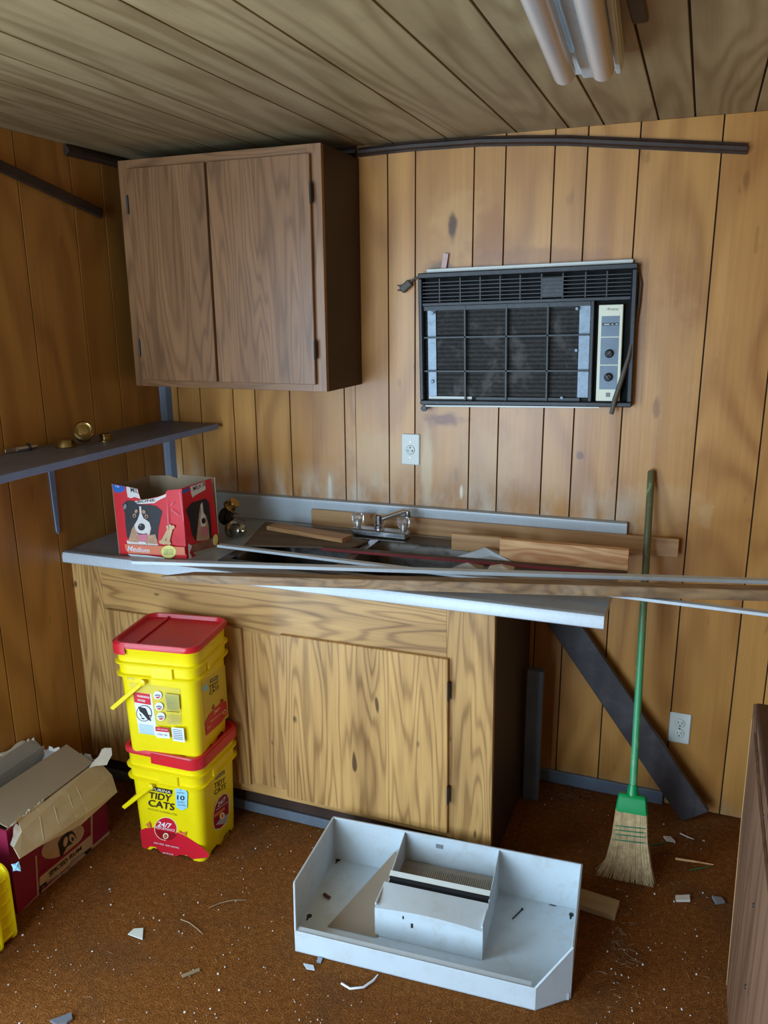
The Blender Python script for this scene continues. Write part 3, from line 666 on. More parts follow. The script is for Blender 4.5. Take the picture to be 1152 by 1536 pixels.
pt.text('Amana', X(425, 180), X(580, 180), X(575, 218), X(420, 218), plain('olive_ink', srgb(90, 96, 60), .5), .35)
pt.build('brand_lettering', cpn)
# mounting flange, feet, cord, tag
a = at(641, 407, 1, -.012); b = at(950, 392, 1, -.012)
MB().board(a, b, .022, .012, (0, 0, 1), .001).build('flange', m_whiteplate, ac)
a = at(640, 608, 1, -.02); b = at(900, 610, 1, -.02); MB().board(a, b, .036, .006, (0, 0, 1), .001).build('tray', m_whiteplate, ac)
q = at(636, 609, 1, -.035); MB().lathe([(.011, 0), (.012, .01), (.009, .02)], Matrix.Translation((q.x, -.04, q.z-.008)) @ Matrix.Rotation(R(-90), 4, 'X'), 12).build('foot', m_black, ac, smooth=40)
m_cord = plain('grey_brown_cord', srgb(84, 76, 64), .55)
cp = [(948, 395), (956, 400), (961, 425), (958, 455), (951, 495), (943, 535), (932, 570), (922, 600), (917, 621)]
yy = [-.01, -.012, -.012, -.015, -.025, -.048, -.052, -.052, -.05]
MB().tube([at(x, y, 1, w) for (x, y), w in zip(cp, yy)], [.005, .005, .005, .005, .0055, .006, .0075, .008, .007], 8).build('cord', m_cord, ac, smooth=60)
cp = [(628, 416), (622, 418), (614, 424)]
MB().tube([at(x, y, 1, -.012) for x, y in cp], .004, 8).build('cord', m_cord, ac, smooth=60)
pl = MB(); a = at(616, 423, 1, -.014); b = at(602, 436, 1, -.014); pl.board(a, b, .016, .026, (0, 0, 1), .004); o = pl.build('plug', m_cord, ac)
for dz in (-3, 4): q0 = at(602, 432+dz, 1, -.014); q1 = at(596, 431+dz, 1, -.014); MB().board(q0, q1, .002, .005).build('plug_pin', m_ink, o)
a = at(665, 406, 1, -.01); b = at(669, 380, 1, -.01)
single(MB().board(a, b, .003, .018, (1, 0, 0), .0005), 'shim_stick', plain('pink_wood', srgb(206, 176, 170), .7), 'small pale pink wooden shim stuck behind the air conditioner top', 'shim', a)

# ================================================================ OUTLETS
def outlet(px, py, duplex, label):
    c = at(px, py, 1, -.003); o = thing('wall_outlet', label, 'outlet', (c.x, 0, c.z))
    MB().box((c.x-.035, -.0065, c.z-.057), (c.x+.035, -.0006, c.z+.057), .003).build('cover_plate', m_whiteplate, o)
    FR = lambda x, z: Matrix.Translation((c.x+x, -.0066, c.z+z)) @ Matrix.Rotation(R(90), 4, 'X')
    def slot(x, z, w, h): MB().box((c.x+x-w/2, -.0092, c.z+z-h/2), (c.x+x+w/2, -.0086, c.z+z+h/2)).build('slot', m_ink, o)
    if duplex:
        for z in (.0195, -.0195):
            MB().lathe([(.0172, 0), (.0172, .0004)], FR(0, z), 20).build('socket_rim', m_grey, o)
            MB().lathe([(.0163, 0), (.0163, .0018), (.0155, .0022)], FR(0, z), 20).build('socket', m_whiteplate, o, smooth=30)
            slot(-.0063, z+.004, .0022, .008); slot(.0063, z+.004, .0022, .0065)
            MB().lathe([(.0026, 0), (.0026, .0026)], FR(0, z-.0075), 10).build('ground_hole', m_ink, o)
        MB().lathe([(.0032, 0), (.0025, .0012)], FR(0, 0), 10).build('screw', m_nickel, o)
    else:
        MB().lathe([(.0178, 0), (.0178, .0004)], FR(0, -.002), 22).build('socket_rim', m_grey, o)
        MB().lathe([(.0165, 0), (.0165, .0018), (.0155, .0022)], FR(0, -.002), 22).build('socket', m_whiteplate, o, smooth=30)
        slot(-.0085, -.004, .008, .0024); slot(.0085, -.004, .0055, .0055)
        MB().lathe([(.003, 0), (.003, .0026)], FR(0, .007), 10).build('ground_hole', m_ink, o)
        for z in (.028, -.030): MB().lathe([(.0033, 0), (.0025, .0012)], FR(0, z), 10).build('screw', m_nickel, o)
outlet(616, 674, False, 'ivory single round outlet on the wall below the air conditioner')
outlet(1019.5, 1092, True, 'ivory duplex outlet low on the wall beside the slanted dark board')

# ================================================================ TUBE LIGHT ON THE CEILING
ry = R(3.4)
lf = thing('tube_light', 'white fluorescent ceiling fixture with two unlit covered tubes', 'ceiling light', (1.79, -1.45, ZC), (0, 0, ry))
MB().box((-.068, -.72, -.045), (.068, .70, -.0005), .004).build('housing', m_white, lf, world=False)
t = MB().prism([(-.022, -.70, -.045), (.022, -.70, -.045), (.012, -.70, -.062), (-.012, -.70, -.062)], (0, 1.36, 0)); t.build('ballast_cover', m_white, lf, world=False)
m_tube = plain('white_tube', srgb(190, 180, 172), .16, var=.02)
for x in (-.040, .036):
    tb = MB().tube([(x, -.66, -.078), (x, .545, -.078)], .0225, 20).build('tube', m_tube, lf, world=False, smooth=50)
    MB().lathe([(.0215, 0), (.020, .012), (.012, .020), (.004, .022)], Matrix.Translation((x, .545, -.078)) @ Matrix.Rotation(R(-90), 4, 'X'), 18).build('end_cap', m_paper, tb, world=False, smooth=40)
    MB().box((x-.012, .53, -.066), (x+.012, .545, -.045), .001).build('lamp_holder', m_white, lf, world=False)
MB().box((.056, -.72, -.060), (.067, .66, -.045), .002).build('side_flange', m_white, lf, world=False)

# ================================================================ LITTER BUCKETS
BH = .372
def bhx(z): return .1215+(.131-.1215)*z/.27
def bhy(z): return .1055+(.116-.1055)*z/.27
def rr_pts(hx, hy, r, z, notch=0, n=5, m_=14):
    """rounded rectangle with subdivided straight sides; notch lifts short stretches of the bottom edge"""
    out = []
    cs = [(hx-r, hy-r, 0), (-hx+r, hy-r, 90), (-hx+r, -hy+r, 180), (hx-r, -hy+r, 270)]
    for i, (cx, cy, a0) in enumerate(cs):
        for k in range(n+1): a = R(a0+90*k/n); out.append(Vector((cx+r*math.cos(a), cy+r*math.sin(a), z)))
        a = out[-1]; nx = cs[(i+1) % 4]; a1 = R(nx[2]); b = Vector((nx[0]+r*math.cos(a1), nx[1]+r*math.sin(a1), z))
        for k in range(1, m_):
            f = k/m_; p = a.lerp(b, f)
            if notch and (.14 < f < .36 or .64 < f < .86): p.z += notch
            out.append(p)
    return out
def bucket(loc, rot, label, lid=True, bail=True, group=None, skirt='L'):
    o = thing('litter_bucket', label, 'bucket', loc, rot, group)
    t = MB(); rows = []
    for z, e, nt in ((.0, 0, .011), (.018, 0, 0), (.27, 0, 0), (.273, .010, 0), (.279, .0115, 0), (.282, .003, 0), (.312, .004, 0), (.314, .011, 0), (.320, .012, 0), (.323, .004, 0), (.360, .005, 0), (.366, .009, 0), (.372, .009, 0)):
        zz = min(z, .27); rows.append(rr_pts(bhx(zz)+e, bhy(zz)+e, .024 if z < .27 else .034, z, nt))
    rows += [rr_pts(bhx(.27)+.002, bhy(.27)+.002, .03, .372), rr_pts(bhx(.2)-.003, bhy(.2)-.003, .028, .2), rr_pts(bhx(.0)-.002, bhy(0)-.002, .028, .014)]
    t.grid(rows, close=True); t.face(rows[-1]); t.build('body', m_yellow, o, world=False, smooth=40)
    # filled lug panel and side clip between the ribs
    MB().box((-.012, -bhy(.27)-.0105, .275), (.06, -bhy(.27)+.002, .318), .002).build('lug', m_yellow, o, world=False)
    MB().box((bhx(.27)-.002, -.045, .282), (bhx(.27)+.011, -.025, .314), .001).build('clip', m_yellow, o, world=False)
    if lid:
        ld = MB(); hx, hy = bhx(.27)+.013, bhy(.27)+.013
        rows = [rr_pts(hx, hy, .04, .369), rr_pts(hx+.001, hy+.001, .04, .380), rr_pts(hx-.003, hy-.003, .04, .387), rr_pts(hx-.011, hy-.011, .034, .387), rr_pts(hx-.015, hy-.015, .032, .3755), rr_pts(hx-.03, hy-.03, .03, .374)]
        rows.insert(0, rr_pts(hx-.004, hy-.004, .038, .369))
        ld.grid(rows, close=True); ld.face(rows[-1]); l_ = ld.build('lid', m_red, o, world=False, smooth=35)
        MB().box((-.072, -hy+.012, .3745), (-.064, hy-.012, .381), .002).build('hinge_ridge', m_red, l_, world=False)
        ring = rr_pts(hx+.0015, hy+.0015, .04, .348)
        ok = (lambda v: v.x < -.085) if skirt == 'L' else (lambda v: v.x > -.035)
        n0 = next(k for k in range(len(ring)) if ok(ring[k]) and not ok(ring[k-1])); seq = []
        while ok(ring[n0 % len(ring)]) and len(seq) < len(ring): seq.append(ring[n0 % len(ring)]); n0 += 1
        up_ = [Vector((v.x, v.y, .383)) for v in seq]; inn = [Vector((v.x*.985, v.y*.985, .348)) for v in seq]
        sm = MB(); sm.grid([inn, seq, up_]); sm.build('lid_skirt', m_red, l_, world=False, smooth=40)
    if bail:
        y = bhy(.27)+.013
        px_, pz_ = -.040, .262; ex, ez = -.150, .165
        hb = MB(); hb.board((px_, -y, pz_), (ex, -y-.006, ez), .006, .014, (0, 0, 1), .002).board((ex, -y-.006, ez), (ex, y+.006, ez), .014, .006, (0, 0, 1), .002).board((px_, y, pz_), (ex, y+.006, ez), .006, .014, (0, 0, 1), .002)
        h = hb.build('handle', m_yellow, o, world=False)
        MB().lathe([(.010, 0), (.010, .016), (.005, .018)], Matrix.Translation((px_, -y+.012, pz_)) @ Matrix.Rotation(R(90), 4, 'X'), 14).build('handle_pivot', m_yellow, h, world=False, smooth=40)
    return o
lo = bucket((.536, -.762, .0005), (0, 0, R(2.5)), 'yellow litter bucket standing on the carpet under another bucket', group='yellow litter buckets', skirt='R')
hi = bucket((.539, -.775, .3745), (0, 0, R(9.0)), 'yellow litter bucket with closed red lid stacked on top of another', group='yellow litter buckets')
tp = bucket((.205, -1.320-.374, .118), (R(-90), 0, 0), 'open yellow bucket lying on its side by the maroon carton', lid=False, bail=False, group='yellow litter buckets')
for k in range(6):
    for z0_, z1_ in ((.282, .313), (.323, .360)): MB().box((-.10+k*.04-.001, -bhy(.27)-.009, z0_), (-.10+k*.04+.001, -bhy(.27)+.001, z1_)).build('web', m_yellow, tp, world=False); MB().box((bhx(.27)-.001, -.09+k*.036-.001, z0_), (bhx(.27)+.009, -.09+k*.036+.001, z1_)).build('web', m_yellow, tp, world=False)
def bplane(o, side):
    M4 = WM[o.name]
    if side == 'f': n = Vector((0, -1, -(.0105/.27))).normalized(); p = Vector((0, -bhy(.1), .1))
    else: n = Vector((1, 0, -(.0095/.27))).normalized(); p = Vector((bhx(.1), 0, .1))
    return M4 @ p, M4.to_3x3() @ n
m_redd = plain('dark_red_print', srgb(150, 14, 30), .4, var=.05)
m_orange = plain('orange_print', srgb(220, 120, 60), .5); m_gold = plain('gold_print', srgb(214, 192, 60), .4, var=.05); m_cream = plain('cream_print', srgb(240, 232, 190), .5)
# lower bucket front
p, n = bplane(lo, 'f'); X = lambda a, b: (180+a/6.4, 1150+b/6.4); T = Print(p, n, .0006, X)
T.poly([(193, 612), (240, 590), (320, 583), (430, 590), (540, 625), (640, 670), (740, 735), (820, 800), (858, 850), (840, 872), (700, 888), (640, 850), (570, 845), (540, 862), (400, 825), (340, 770), (290, 765), (262, 790), (215, 770)], m_redprint)
T.ell(440, 595, 110, 112, m_cream, .2); T.ell(440, 595, 105, 107, m_redprint, .2)
T.poly([(340, 600), (545, 640), (540, 665), (500, 700), (450, 705), (395, 690), (355, 645)], m_redd)
T.text('24/7', (365, 520), (500, 545), (492, 590), (360, 570), m_paper, .1, .02)
T.text('PERFORMANCE', (342, 568), (530, 600), (528, 622), (342, 590), m_paper)
T.ell(442, 662, 26, 28, m_cream); T.ell(442, 664, 17, 19, m_redd); T.ell(442, 664, 9, 10, m_orange)
T.poly([(308, 186), (506, 224), (500, 264), (300, 224)], m_ink); T.text('PURINA', (318, 196), (494, 230), (490, 256), (312, 220), m_cream)
T.text('TIDY', (282, 238), (500, 272), (492, 335), (282, 296), m_ink, .05, .01)
T.text('CATS', (275, 308), (525, 352), (522, 418), (278, 372), m_ink, .05, .01)
T.text('MULTI-CAT CLUMPING LITTER', (272, 392), (552, 452), (550, 466), (272, 404), m_ink)
T.poly([(535, 200), (632, 205), (655, 250), (650, 390), (600, 415), (545, 380)], m_blueprint)
T.ell(585, 217, 7, 7, m_grey)
T.text('GUARANTEED', (548, 232), (624, 240), (624, 256), (548, 248), m_grey)
T.text('10', (556, 265), (628, 275), (626, 318), (554, 308), m_ink, 0, .02)
T.text('DAY', (558, 320), (630, 328), (630, 348), (558, 340), m_grey)
T.text('ODOR', (562, 350), (634, 358), (634, 374), (562, 364), m_grey)
T.poly([(250, 545), (272, 540), (285, 515), (300, 540), (305, 580), (285, 582), (268, 560)], m_orange)
T.poly([(570, 600), (600, 625), (640, 620), (650, 600), (642, 640), (632, 665), (620, 640), (590, 640), (578, 635)], m_orange)
T.text('LESS MESS', (335, 712), (432, 732), (432, 746), (335, 726), m_paper); T.text('MORE CONTROL', (446, 736), (578, 764), (578, 778), (446, 750), m_paper)
T.text('NET WT 35 LB', (420, 808), (520, 826), (520, 840), (420, 822), m_paper)
T.build('front_print', lo)
# lower bucket side
p, n = bplane(lo, 's'); T = Print(p, n, .0006, X)
T.poly([(915, 95), (1003, 32), (1003, 64), (915, 128)], m_ink); T.text('PURINA', (922, 97), (997, 42), (997, 62), (922, 118), m_cream)
T.text('TIDY', (903, 165), (1012, 92), (1008, 145), (905, 215), m_ink, .05, .01)
T.text('CATS', (903, 230), (1015, 150), (1010, 205), (905, 275), m_ink, .05, .01)
T.poly([(905, 610), (890, 560), (888, 470), (905, 380), (940, 300), (990, 255), (1025, 255), (1045, 300), (1045, 440), (1020, 540), (960, 600)], m_cream)
T.poly([(910, 598), (896, 555), (894, 470), (910, 385), (944, 308), (990, 263), (1021, 262), (1039, 305), (1040, 438), (1015, 530), (960, 590)], m_redd)
T.poly([(915, 560), (955, 500), (1000, 470), (1030, 450), (1028, 500), (1000, 545)], plain('silver_print', srgb(176, 176, 190), .4))
T.poly([(900, 460), (1000, 385), (1000, 410), (900, 490)], m_orange)
T.ell(975, 470, 24, 34, m_cream, .3); T.ell(975, 470, 12, 18, m_orange)
T.text('24/7', (930, 345), (1008, 282), (1005, 325), (932, 390), m_paper, .1, .02)
T.text('PERFORMANCE', (915, 410), (1025, 330), (1025, 342), (915, 424), m_paper)
for i in range(6): T.poly([(948, 640+i*20), (1040, 575+i*18), (1040, 580+i*18), (948, 645+i*20)], m_gold)
T.build('side_print', lo)
# upper bucket front
p, n = bplane(hi, 'f'); X = lambda a, b: (180+a/6.4, 1000+b/6.4); T = Print(p, n, .0006, X)
T.poly([(92, 150), (580, 212), (590, 560), (180, 560)], m_gold)
T.poly([(125, 240), (300, 262), (362, 662), (185, 635)], m_paper)
T.poly([(125, 240), (288, 262), (300, 368), (140, 340)], m_redprint)
T.text('WARNING', (165, 268), (285, 286), (285, 306), (165, 288), m_paper, 0, .02); T.text('DANGER', (172, 306), (245, 320), (245, 340), (172, 326), m_paper, 0, .02)
T.ell(234, 445, 76, 78, m_ink); T.ell(234, 445, 69, 71, m_paper)
T.poly([(185, 400), (225, 392), (262, 420), (262, 450), (290, 500), (275, 512), (240, 470), (212, 440), (190, 425)], m_ink)
T.poly([(188, 440), (205, 455), (215, 480), (200, 470)], m_ink); T.poly([(205, 485), (240, 490), (235, 502), (210, 497)], m_ink); T.poly([(262, 455), (298, 462), (296, 474), (265, 465)], m_ink)
T.poly([(250, 395), (180, 380), (176, 386), (296, 520), (300, 514)], m_ink)
for i in range(6): T.poly([(180+i*2, 545+i*16), (320+i*3, 566+i*16), (320+i*3, 571+i*16), (180+i*2, 550+i*16)], m_blueprint)
for cx, cy in ((368, 268), (382, 375), (400, 470)):
    T.ell(cx, cy, 40, 40, m_paper); T.poly([(cx-30, cy-5), (cx, cy-12), (cx+30, cy-2), (cx+28, cy+10), (cx-28, cy+8)], m_grey); T.poly([(cx-22, cy+16), (cx+28, cy+12), (cx+12, cy+30), (cx-10, cy+28)], m_redprint)
T.poly([(435, 245), (575, 262), (585, 402), (460, 405)], plain('olive_print', srgb(196, 184, 60), .5))
for i in range(16): T.poly([(440+i*1.6, 258+i*9), (574+i*.5, 268+i*8.6), (574+i*.5, 270+i*8.6), (440+i*1.6, 261+i*9)], m_grey)
T.poly([(460, 408), (585, 418), (585, 424), (460, 414)], m_ink)
for i in range(6): T.poly([(466+i*2, 450+i*14), (588, 458+i*14), (588, 461+i*14), (466+i*2, 453+i*14)], m_grey)
T.poly([(355, 555), (485, 572), (495, 672), (368, 660)], m_paper); T.poly([(355, 555), (485, 572), (488, 612), (360, 598)], m_redprint)
T.text('HAVE QUESTIONS', (372, 570), (476, 584), (476, 600), (372, 586), m_paper); T.text('CALL US', (378, 618), (470, 630), (470, 646), (378, 634), m_ink)
T.poly([(510, 562), (628, 572), (640, 706), (528, 690)], m_paper)
for i in range(6): T.poly([(522+i*2.2, 578+i*17), (612+i*2.2, 588+i*17), (613+i*2.2, 594+i*17), (523+i*2.2, 584+i*17)], plain('bar_print', srgb(70, 90, 120), .5))
T.text('BEST BY', (92, 80), (165, 92), (165, 108), (92, 96), m_grey)
T.build('back_label', hi)
p, n = bplane(hi, 's'); T = Print(p, n, .0006, X)
T.poly([(780, 155), (1005, -20), (1040, 480), (825, 665)], m_gold)
T.poly([(785, 195), (840, 165), (850, 215), (790, 245)], m_blueprint)
T.poly([(860, 125), (938, 78), (938, 114), (860, 162)], m_ink); T.text('PURINA', (866, 128), (932, 86), (932, 108), (866, 152), m_cream)
T.text('TIDY', (852, 185), (945, 122), (942, 170), (855, 232), m_ink, .05, .01)
T.text('CATS', (855, 240), (948, 172), (945, 210), (858, 278), m_ink, .05, .01)
T.poly([(812, 545), (850, 460), (905, 400), (960, 350), (1015, 325), (1024, 450), (960, 540), (825, 662)], m_redprint)
T.poly([(872, 405), (888, 385), (895, 355), (905, 385), (890, 408)], m_redd); T.poly([(958, 345), (962, 312), (985, 310), (990, 330), (972, 338)], m_redd)
T.text('24/7', (895, 425), (950, 388), (948, 415), (898, 455), m_cream, .1, .02); T.text('PERFORMANCE', (860, 520), (985, 425), (985, 437), (862, 535), m_cream)
T.ell(997, 432, 14, 24, m_cream, .3); T.ell(997, 432, 9, 17, m_redprint, .3)
T.text('NET WT', (828, 580), (858, 565), (858, 585), (830, 602), m_cream)
T.build('side_print', hi)

# ================================================================ DOG BISCUIT BOX
BZ = cz(.3)+.0008
bFL, bFR, bBR = Vector((.213, -.603, BZ)), Vector((.467, -.571, BZ)), Vector((.490, -.405, BZ)); bBL = bFL+(bBR-bFR)
db = thing('dog_biscuit_box', 'torn open red dog biscuit carton with dog pictures on the counter', 'box', (bFL+bBR)/2)
lean = Vector((0, 0, 1))
nf = (bFR-bFL).cross(lean).normalized(); nr = (bBR-bFR).cross(lean).normalized()
m_boxred = plain('box_red', srgb(214, 18, 34), .38, var=.06, vscale=14, bump=.05)
XB = lambda a, b: (150+a/5.76, 690+b/5.76)
T = Print(bFL, nf, 0, XB)
fpoly = [(100, 205), (325, 250), (352, 345), (420, 335), (500, 318), (560, 295), (580, 262), (705, 250), (750, 862), (160, 822)]
pp = [T.P(*q) for q in fpoly]
pp[-2] = bFR.copy(); pp[-1] = bFL.copy()
MB().prism(pp, -nf*.003).build('front_panel', m_boxred, db)
T2 = Print(bFR, nr, 0, XB)
rpoly = [(705, 250), (800, 215), (905, 180), (960, 160), (1020, 765), (755, 862)]
qq = [T2.P(*q) for q in rpoly]; qq[-2] = bBR.copy(); qq[-1] = bFR.copy()
MB().prism(qq, -nr*.003).build('side_panel', m_boxred, db)
hb = qq[3].z-BZ
bk = [bBR, bBL, bBL+Vector((0, 0, hb*.98)), bBL.lerp(bBR, .3)+Vector((0, 0, hb*1.0)), bBL.lerp(bBR, .45)+Vector((0, 0, hb*.96)), bBL.lerp(bBR, .5)+Vector((0, 0, hb*1.02)), bBR+Vector((0, 0, hb))]
MB().prism(bk, nf*.003).build('back_panel', m_cardin, db)
lf_ = [bFL, bBL, bBL+Vector((0, 0, hb*.98)), bBL.lerp(bFL, .4)+Vector((0, 0, hb*.96)), pp[0]]
MB().prism(lf_, nr*.003).build('side_panel', m_cardin, db)
MB().prism([bFL+Vector((0, 0, .0)), bFR, bBR, bBL], (0, 0, .003)).build('bottom_panel', m_cardin, db)
def inner(a, b, z, n): return [a+n, b+n, b+n+Vector((0, 0, z)), a+n+Vector((0, 0, z))]
MB().face([p_-nf*.0034 for p_ in pp], m_cardin).build('front_lining', None, db)
MB().face([p_-nr*.0034 for p_ in qq], m_greycard).build('side_lining', None, db)
m_furb = plain('black_fur_print', srgb(32, 30, 34), .5, var=.3, vscale=60); m_furw = plain('white_fur_print', srgb(222, 216, 210), .5, var=.06, vscale=60); m_furt = plain('tan_fur_print', srgb(186, 144, 112), .5, var=.2, vscale=60)
m_pink = plain('pink_print', srgb(214, 120, 140), .45); m_salmon = plain('salmon_print', srgb(226, 122, 84), .45, var=.1); m_bluep = plain('blue_print', srgb(20, 100, 190), .4); m_yel = plain('pale_yellow_print', srgb(232, 224, 130), .4)
m_bone = plain('biscuit_print', srgb(206, 172, 128), .5, var=.15, vscale=50)
T = Print(bFL, nf, .0004, XB)
T.poly([(104, 208), (212, 228), (215, 262), (170, 285), (125, 275), (112, 240)], m_bluep)
T.text('10', (135, 215), (165, 222), (165, 240), (135, 233), m_paper)
T.poly([(228, 228), (322, 250), (350, 335), (300, 318), (270, 330), (240, 320), (232, 270)], m_furw)
T.text('MIL', (262, 232), (330, 248), (335, 288), (268, 276), m_ink, 0, .01)
T.poly([(290, 360), (345, 345), (420, 337), (500, 322), (558, 300), (575, 292), (570, 318), (520, 340), (470, 372), (380, 378), (310, 380)], m_furw)
T.text('-BONE', (306, 350), (475, 332), (480, 356), (306, 374), m_ink, 0, .02)
T.poly([(195, 385), (235, 348), (290, 352), (330, 380), (380, 385), (430, 385), (490, 400), (540, 445), (525, 500), (505, 600), (500, 690), (470, 720), (270, 715), (235, 660), (222, 560), (218, 470)], m_furb)
T.poly([(275, 600), (300, 560), (330, 520), (345, 470), (345, 400), (358, 400), (365, 470), (380, 505), (430, 540), (445, 590), (432, 650), (480, 640), (505, 735), (240, 715), (262, 650)], m_furt)
T.poly([(232, 690), (262, 705), (505, 728), (510, 745), (240, 725)], m_furw)
T.poly([(342, 400), (356, 398), (362, 460), (378, 500), (428, 535), (442, 580), (430, 640), (400, 655), (340, 640), (310, 600), (300, 560), (330, 510), (346, 460)], m_furw)
T.ell(362, 577, 31, 31, m_ink, .2); T.ell(352, 564, 8, 6, m_grey)
T.poly([(318, 620), (345, 632), (380, 636), (415, 630), (405, 645), (345, 645)], m_ink)
T.poly([(330, 642), (415, 640), (408, 690), (378, 708), (345, 695)], m_pink)
T.ell(302, 478, 15, 17, m_furt); T.ell(302, 480, 8, 10, m_ink); T.ell(406, 485, 15, 17, m_furt); T.ell(406, 487, 8, 10, m_ink)
T.ell(318, 440, 12, 16, m_furt, .4); T.ell(385, 445, 14, 18, m_furt, -.4); T.ell(222, 400, 14, 24, m_grey, .3)
T.poly([(345, 700), (400, 705), (420, 728), (330, 722)], m_furw)
for a in ((545, 700, 610, 585), (590, 705, 625, 575)):
    x0, y0, x1, y1 = a; T.poly([(x0-14, y0), (x0+16, y0+8), (x1+14, y1+4), (x1-14, y1-6)], m_bone); T.ell(x0-10, y0+4, 17, 16, m_bone); T.ell(x0+14, y0+10, 17, 16, m_bone); T.ell(x1-14, y1-8, 17, 16, m_bone); T.ell(x1+12, y1, 17, 16, m_bone)
T.poly([(222, 722), (740, 748), (745, 815), (560, 815), (260, 800), (232, 770)], m_salmon)
T.poly([(250, 806), (420, 818), (570, 838), (565, 856), (300, 846)], m_paper)
T.text('Medium', (248, 735), (440, 758), (438, 798), (248, 780), m_paper, .2, .01)
T.ell(603, 787, 66, 56, m_gold); T.ell(603, 787, 62, 52, m_yel)
for s_, y_ in (('CLEANS', 762), ('TEETH', 776), ('& FRESHENS', 790), ('BREATH', 804)): T.text(s_, (562, y_), (645, y_+3), (645, y_+12), (562, y_+9), m_ink)
for a in ([(618, 388), (646, 360), (648, 366), (620, 394)], [(590, 340), (600, 480), (606, 600), (602, 600), (594, 480)], [(625, 420), (690, 470), (688, 474), (622, 424)], [(700, 270), (735, 520), (731, 520), (697, 275)]): T.poly(a, m_pink)
T.build('front_print', db)
T = Print(bFR, nr, .0004, XB)
T.poly([(700, 280), (760, 235), (772, 262), (720, 290)], m_bluep)
T.poly([(778, 230), (905, 185), (912, 255), (820, 305), (800, 325), (785, 290)], m_furw)
T.text("MILK-B", (800, 232), (905, 190), (905, 222), (806, 268), m_ink, 0, .01)
T.poly([(740, 430), (790, 370), (850, 350), (910, 330), (940, 370), (950, 470), (960, 560), (965, 680), (830, 705), (790, 640), (775, 540)], m_furb)
T.poly([(865, 380), (880, 365), (892, 455), (915, 480), (935, 560), (945, 690), (830, 700), (840, 600), (850, 500)], m_furt)
T.poly([(868, 390), (882, 365), (890, 450), (905, 480), (915, 545), (905, 575), (870, 575), (862, 520), (872, 450)], m_furw)
T.ell(892, 525, 18, 26, m_ink); T.poly([(872, 585), (918, 580), (922, 640), (900, 660), (880, 640)], m_pink)
T.poly([(765, 740), (1000, 665), (1010, 735), (800, 800)], plain('brown_print', srgb(140, 92, 70), .5, var=.3, vscale=40))
T.poly([(800, 800), (1010, 740), (1018, 768), (830, 835)], m_greycard)
T.ell(992, 690, 22, 50, m_yel, .1)
T.poly([(755, 720), (790, 740), (770, 800), (790, 840), (762, 856)], m_furw)
T.build('side_print', db)

# ================================================================ MAROON CARTON
RC = thing('rum_carton', 'torn maroon cardboard carton with open flaps by the left wall', 'carton', (.15, -1.05, 0))
cx0_, cx1_, cy0_, cy1_, chh = .022, .272, -1.252, -.850, .285
MB().box((cx1_-.004, cy0_, .0008), (cx1_, cy1_, chh)).build('side_panel', m_maroon, RC)
MB().box((cx0_, cy0_, .0008), (cx0_+.004, cy1_, chh)).build('side_panel', m_greycard, RC)
MB().box((cx0_+.004, cy1_-.004, .0008), (cx1_-.004, cy1_, chh-.01)).build('end_panel', m_maroon, RC)
MB().box((cx0_+.004, cy0_, .0008), (cx1_-.004, cy0_+.004, chh)).build('end_panel', m_maroon, RC)
MB().box((cx0_+.004, cy0_+.004, .0008), (cx1_-.004, cy1_-.004, .005)).build('bottom_panel', m_cardin, RC)
for y, mt in ((cy1_-.0044, m_cardin), (cy0_+.0044, m_cardin)): MB().face([(cx0_+.004, y, .006), (cx1_-.004, y, .006), (cx1_-.004, y, chh-.012), (cx0_+.004, y, chh-.012)], mt).build('lining', None, RC)
# outward flap, ragged lower corners
fl0 = Vector((cx1_, -1.205, chh+.001)); fl1 = Vector((cx1_, -.865, chh+.006))
e0 = at(30, 1288, 0, .345); e1 = at(122, 1237, 0, .352); e2 = at(176, 1188, 0, .352)
fpts = [fl0, fl0.lerp(e0, .35)+Vector((0, .01, 0)), fl0.lerp(e0, .6)+Vector((0, -.02, 0)), e0, e0.lerp(e1, .25)+Vector((0, .005, .004)), e1, e2, fl1.lerp(e2, .55)+Vector((0, .016, 0)), fl1]
nfl = (fl1-fl0).cross(e1-fl0).normalized()
if nfl.z > 0: nfl = -nfl
MB().prism(fpts, nfl*.004).build('flap', m_card, RC)
for f in (.22, .38, .55, .66):
    a = fl0.lerp(fl1, f)-nfl*.0006; b = e0.lerp(e2, f)-nfl*.0006; a = a.lerp(b, .06); b = a.lerp(b, .93)
    MB().board(a, b, .0022, .0008, -nfl, 0).build('crease', plain('pale_crease', srgb(200, 180, 146), .9), RC)
# inner flap leaning into the box
i0, i1 = Vector((cx1_-.006, -1.24, chh)), Vector((cx1_-.006, -.885, chh+.004)); j1 = at(100, 1118, 2, chh+.035); j0 = Vector((j1.x-.01, -1.245, chh+.035))
MB().prism([i0, i1, j1, j0], (0, 0, .004)).build('flap', m_cardin, RC)
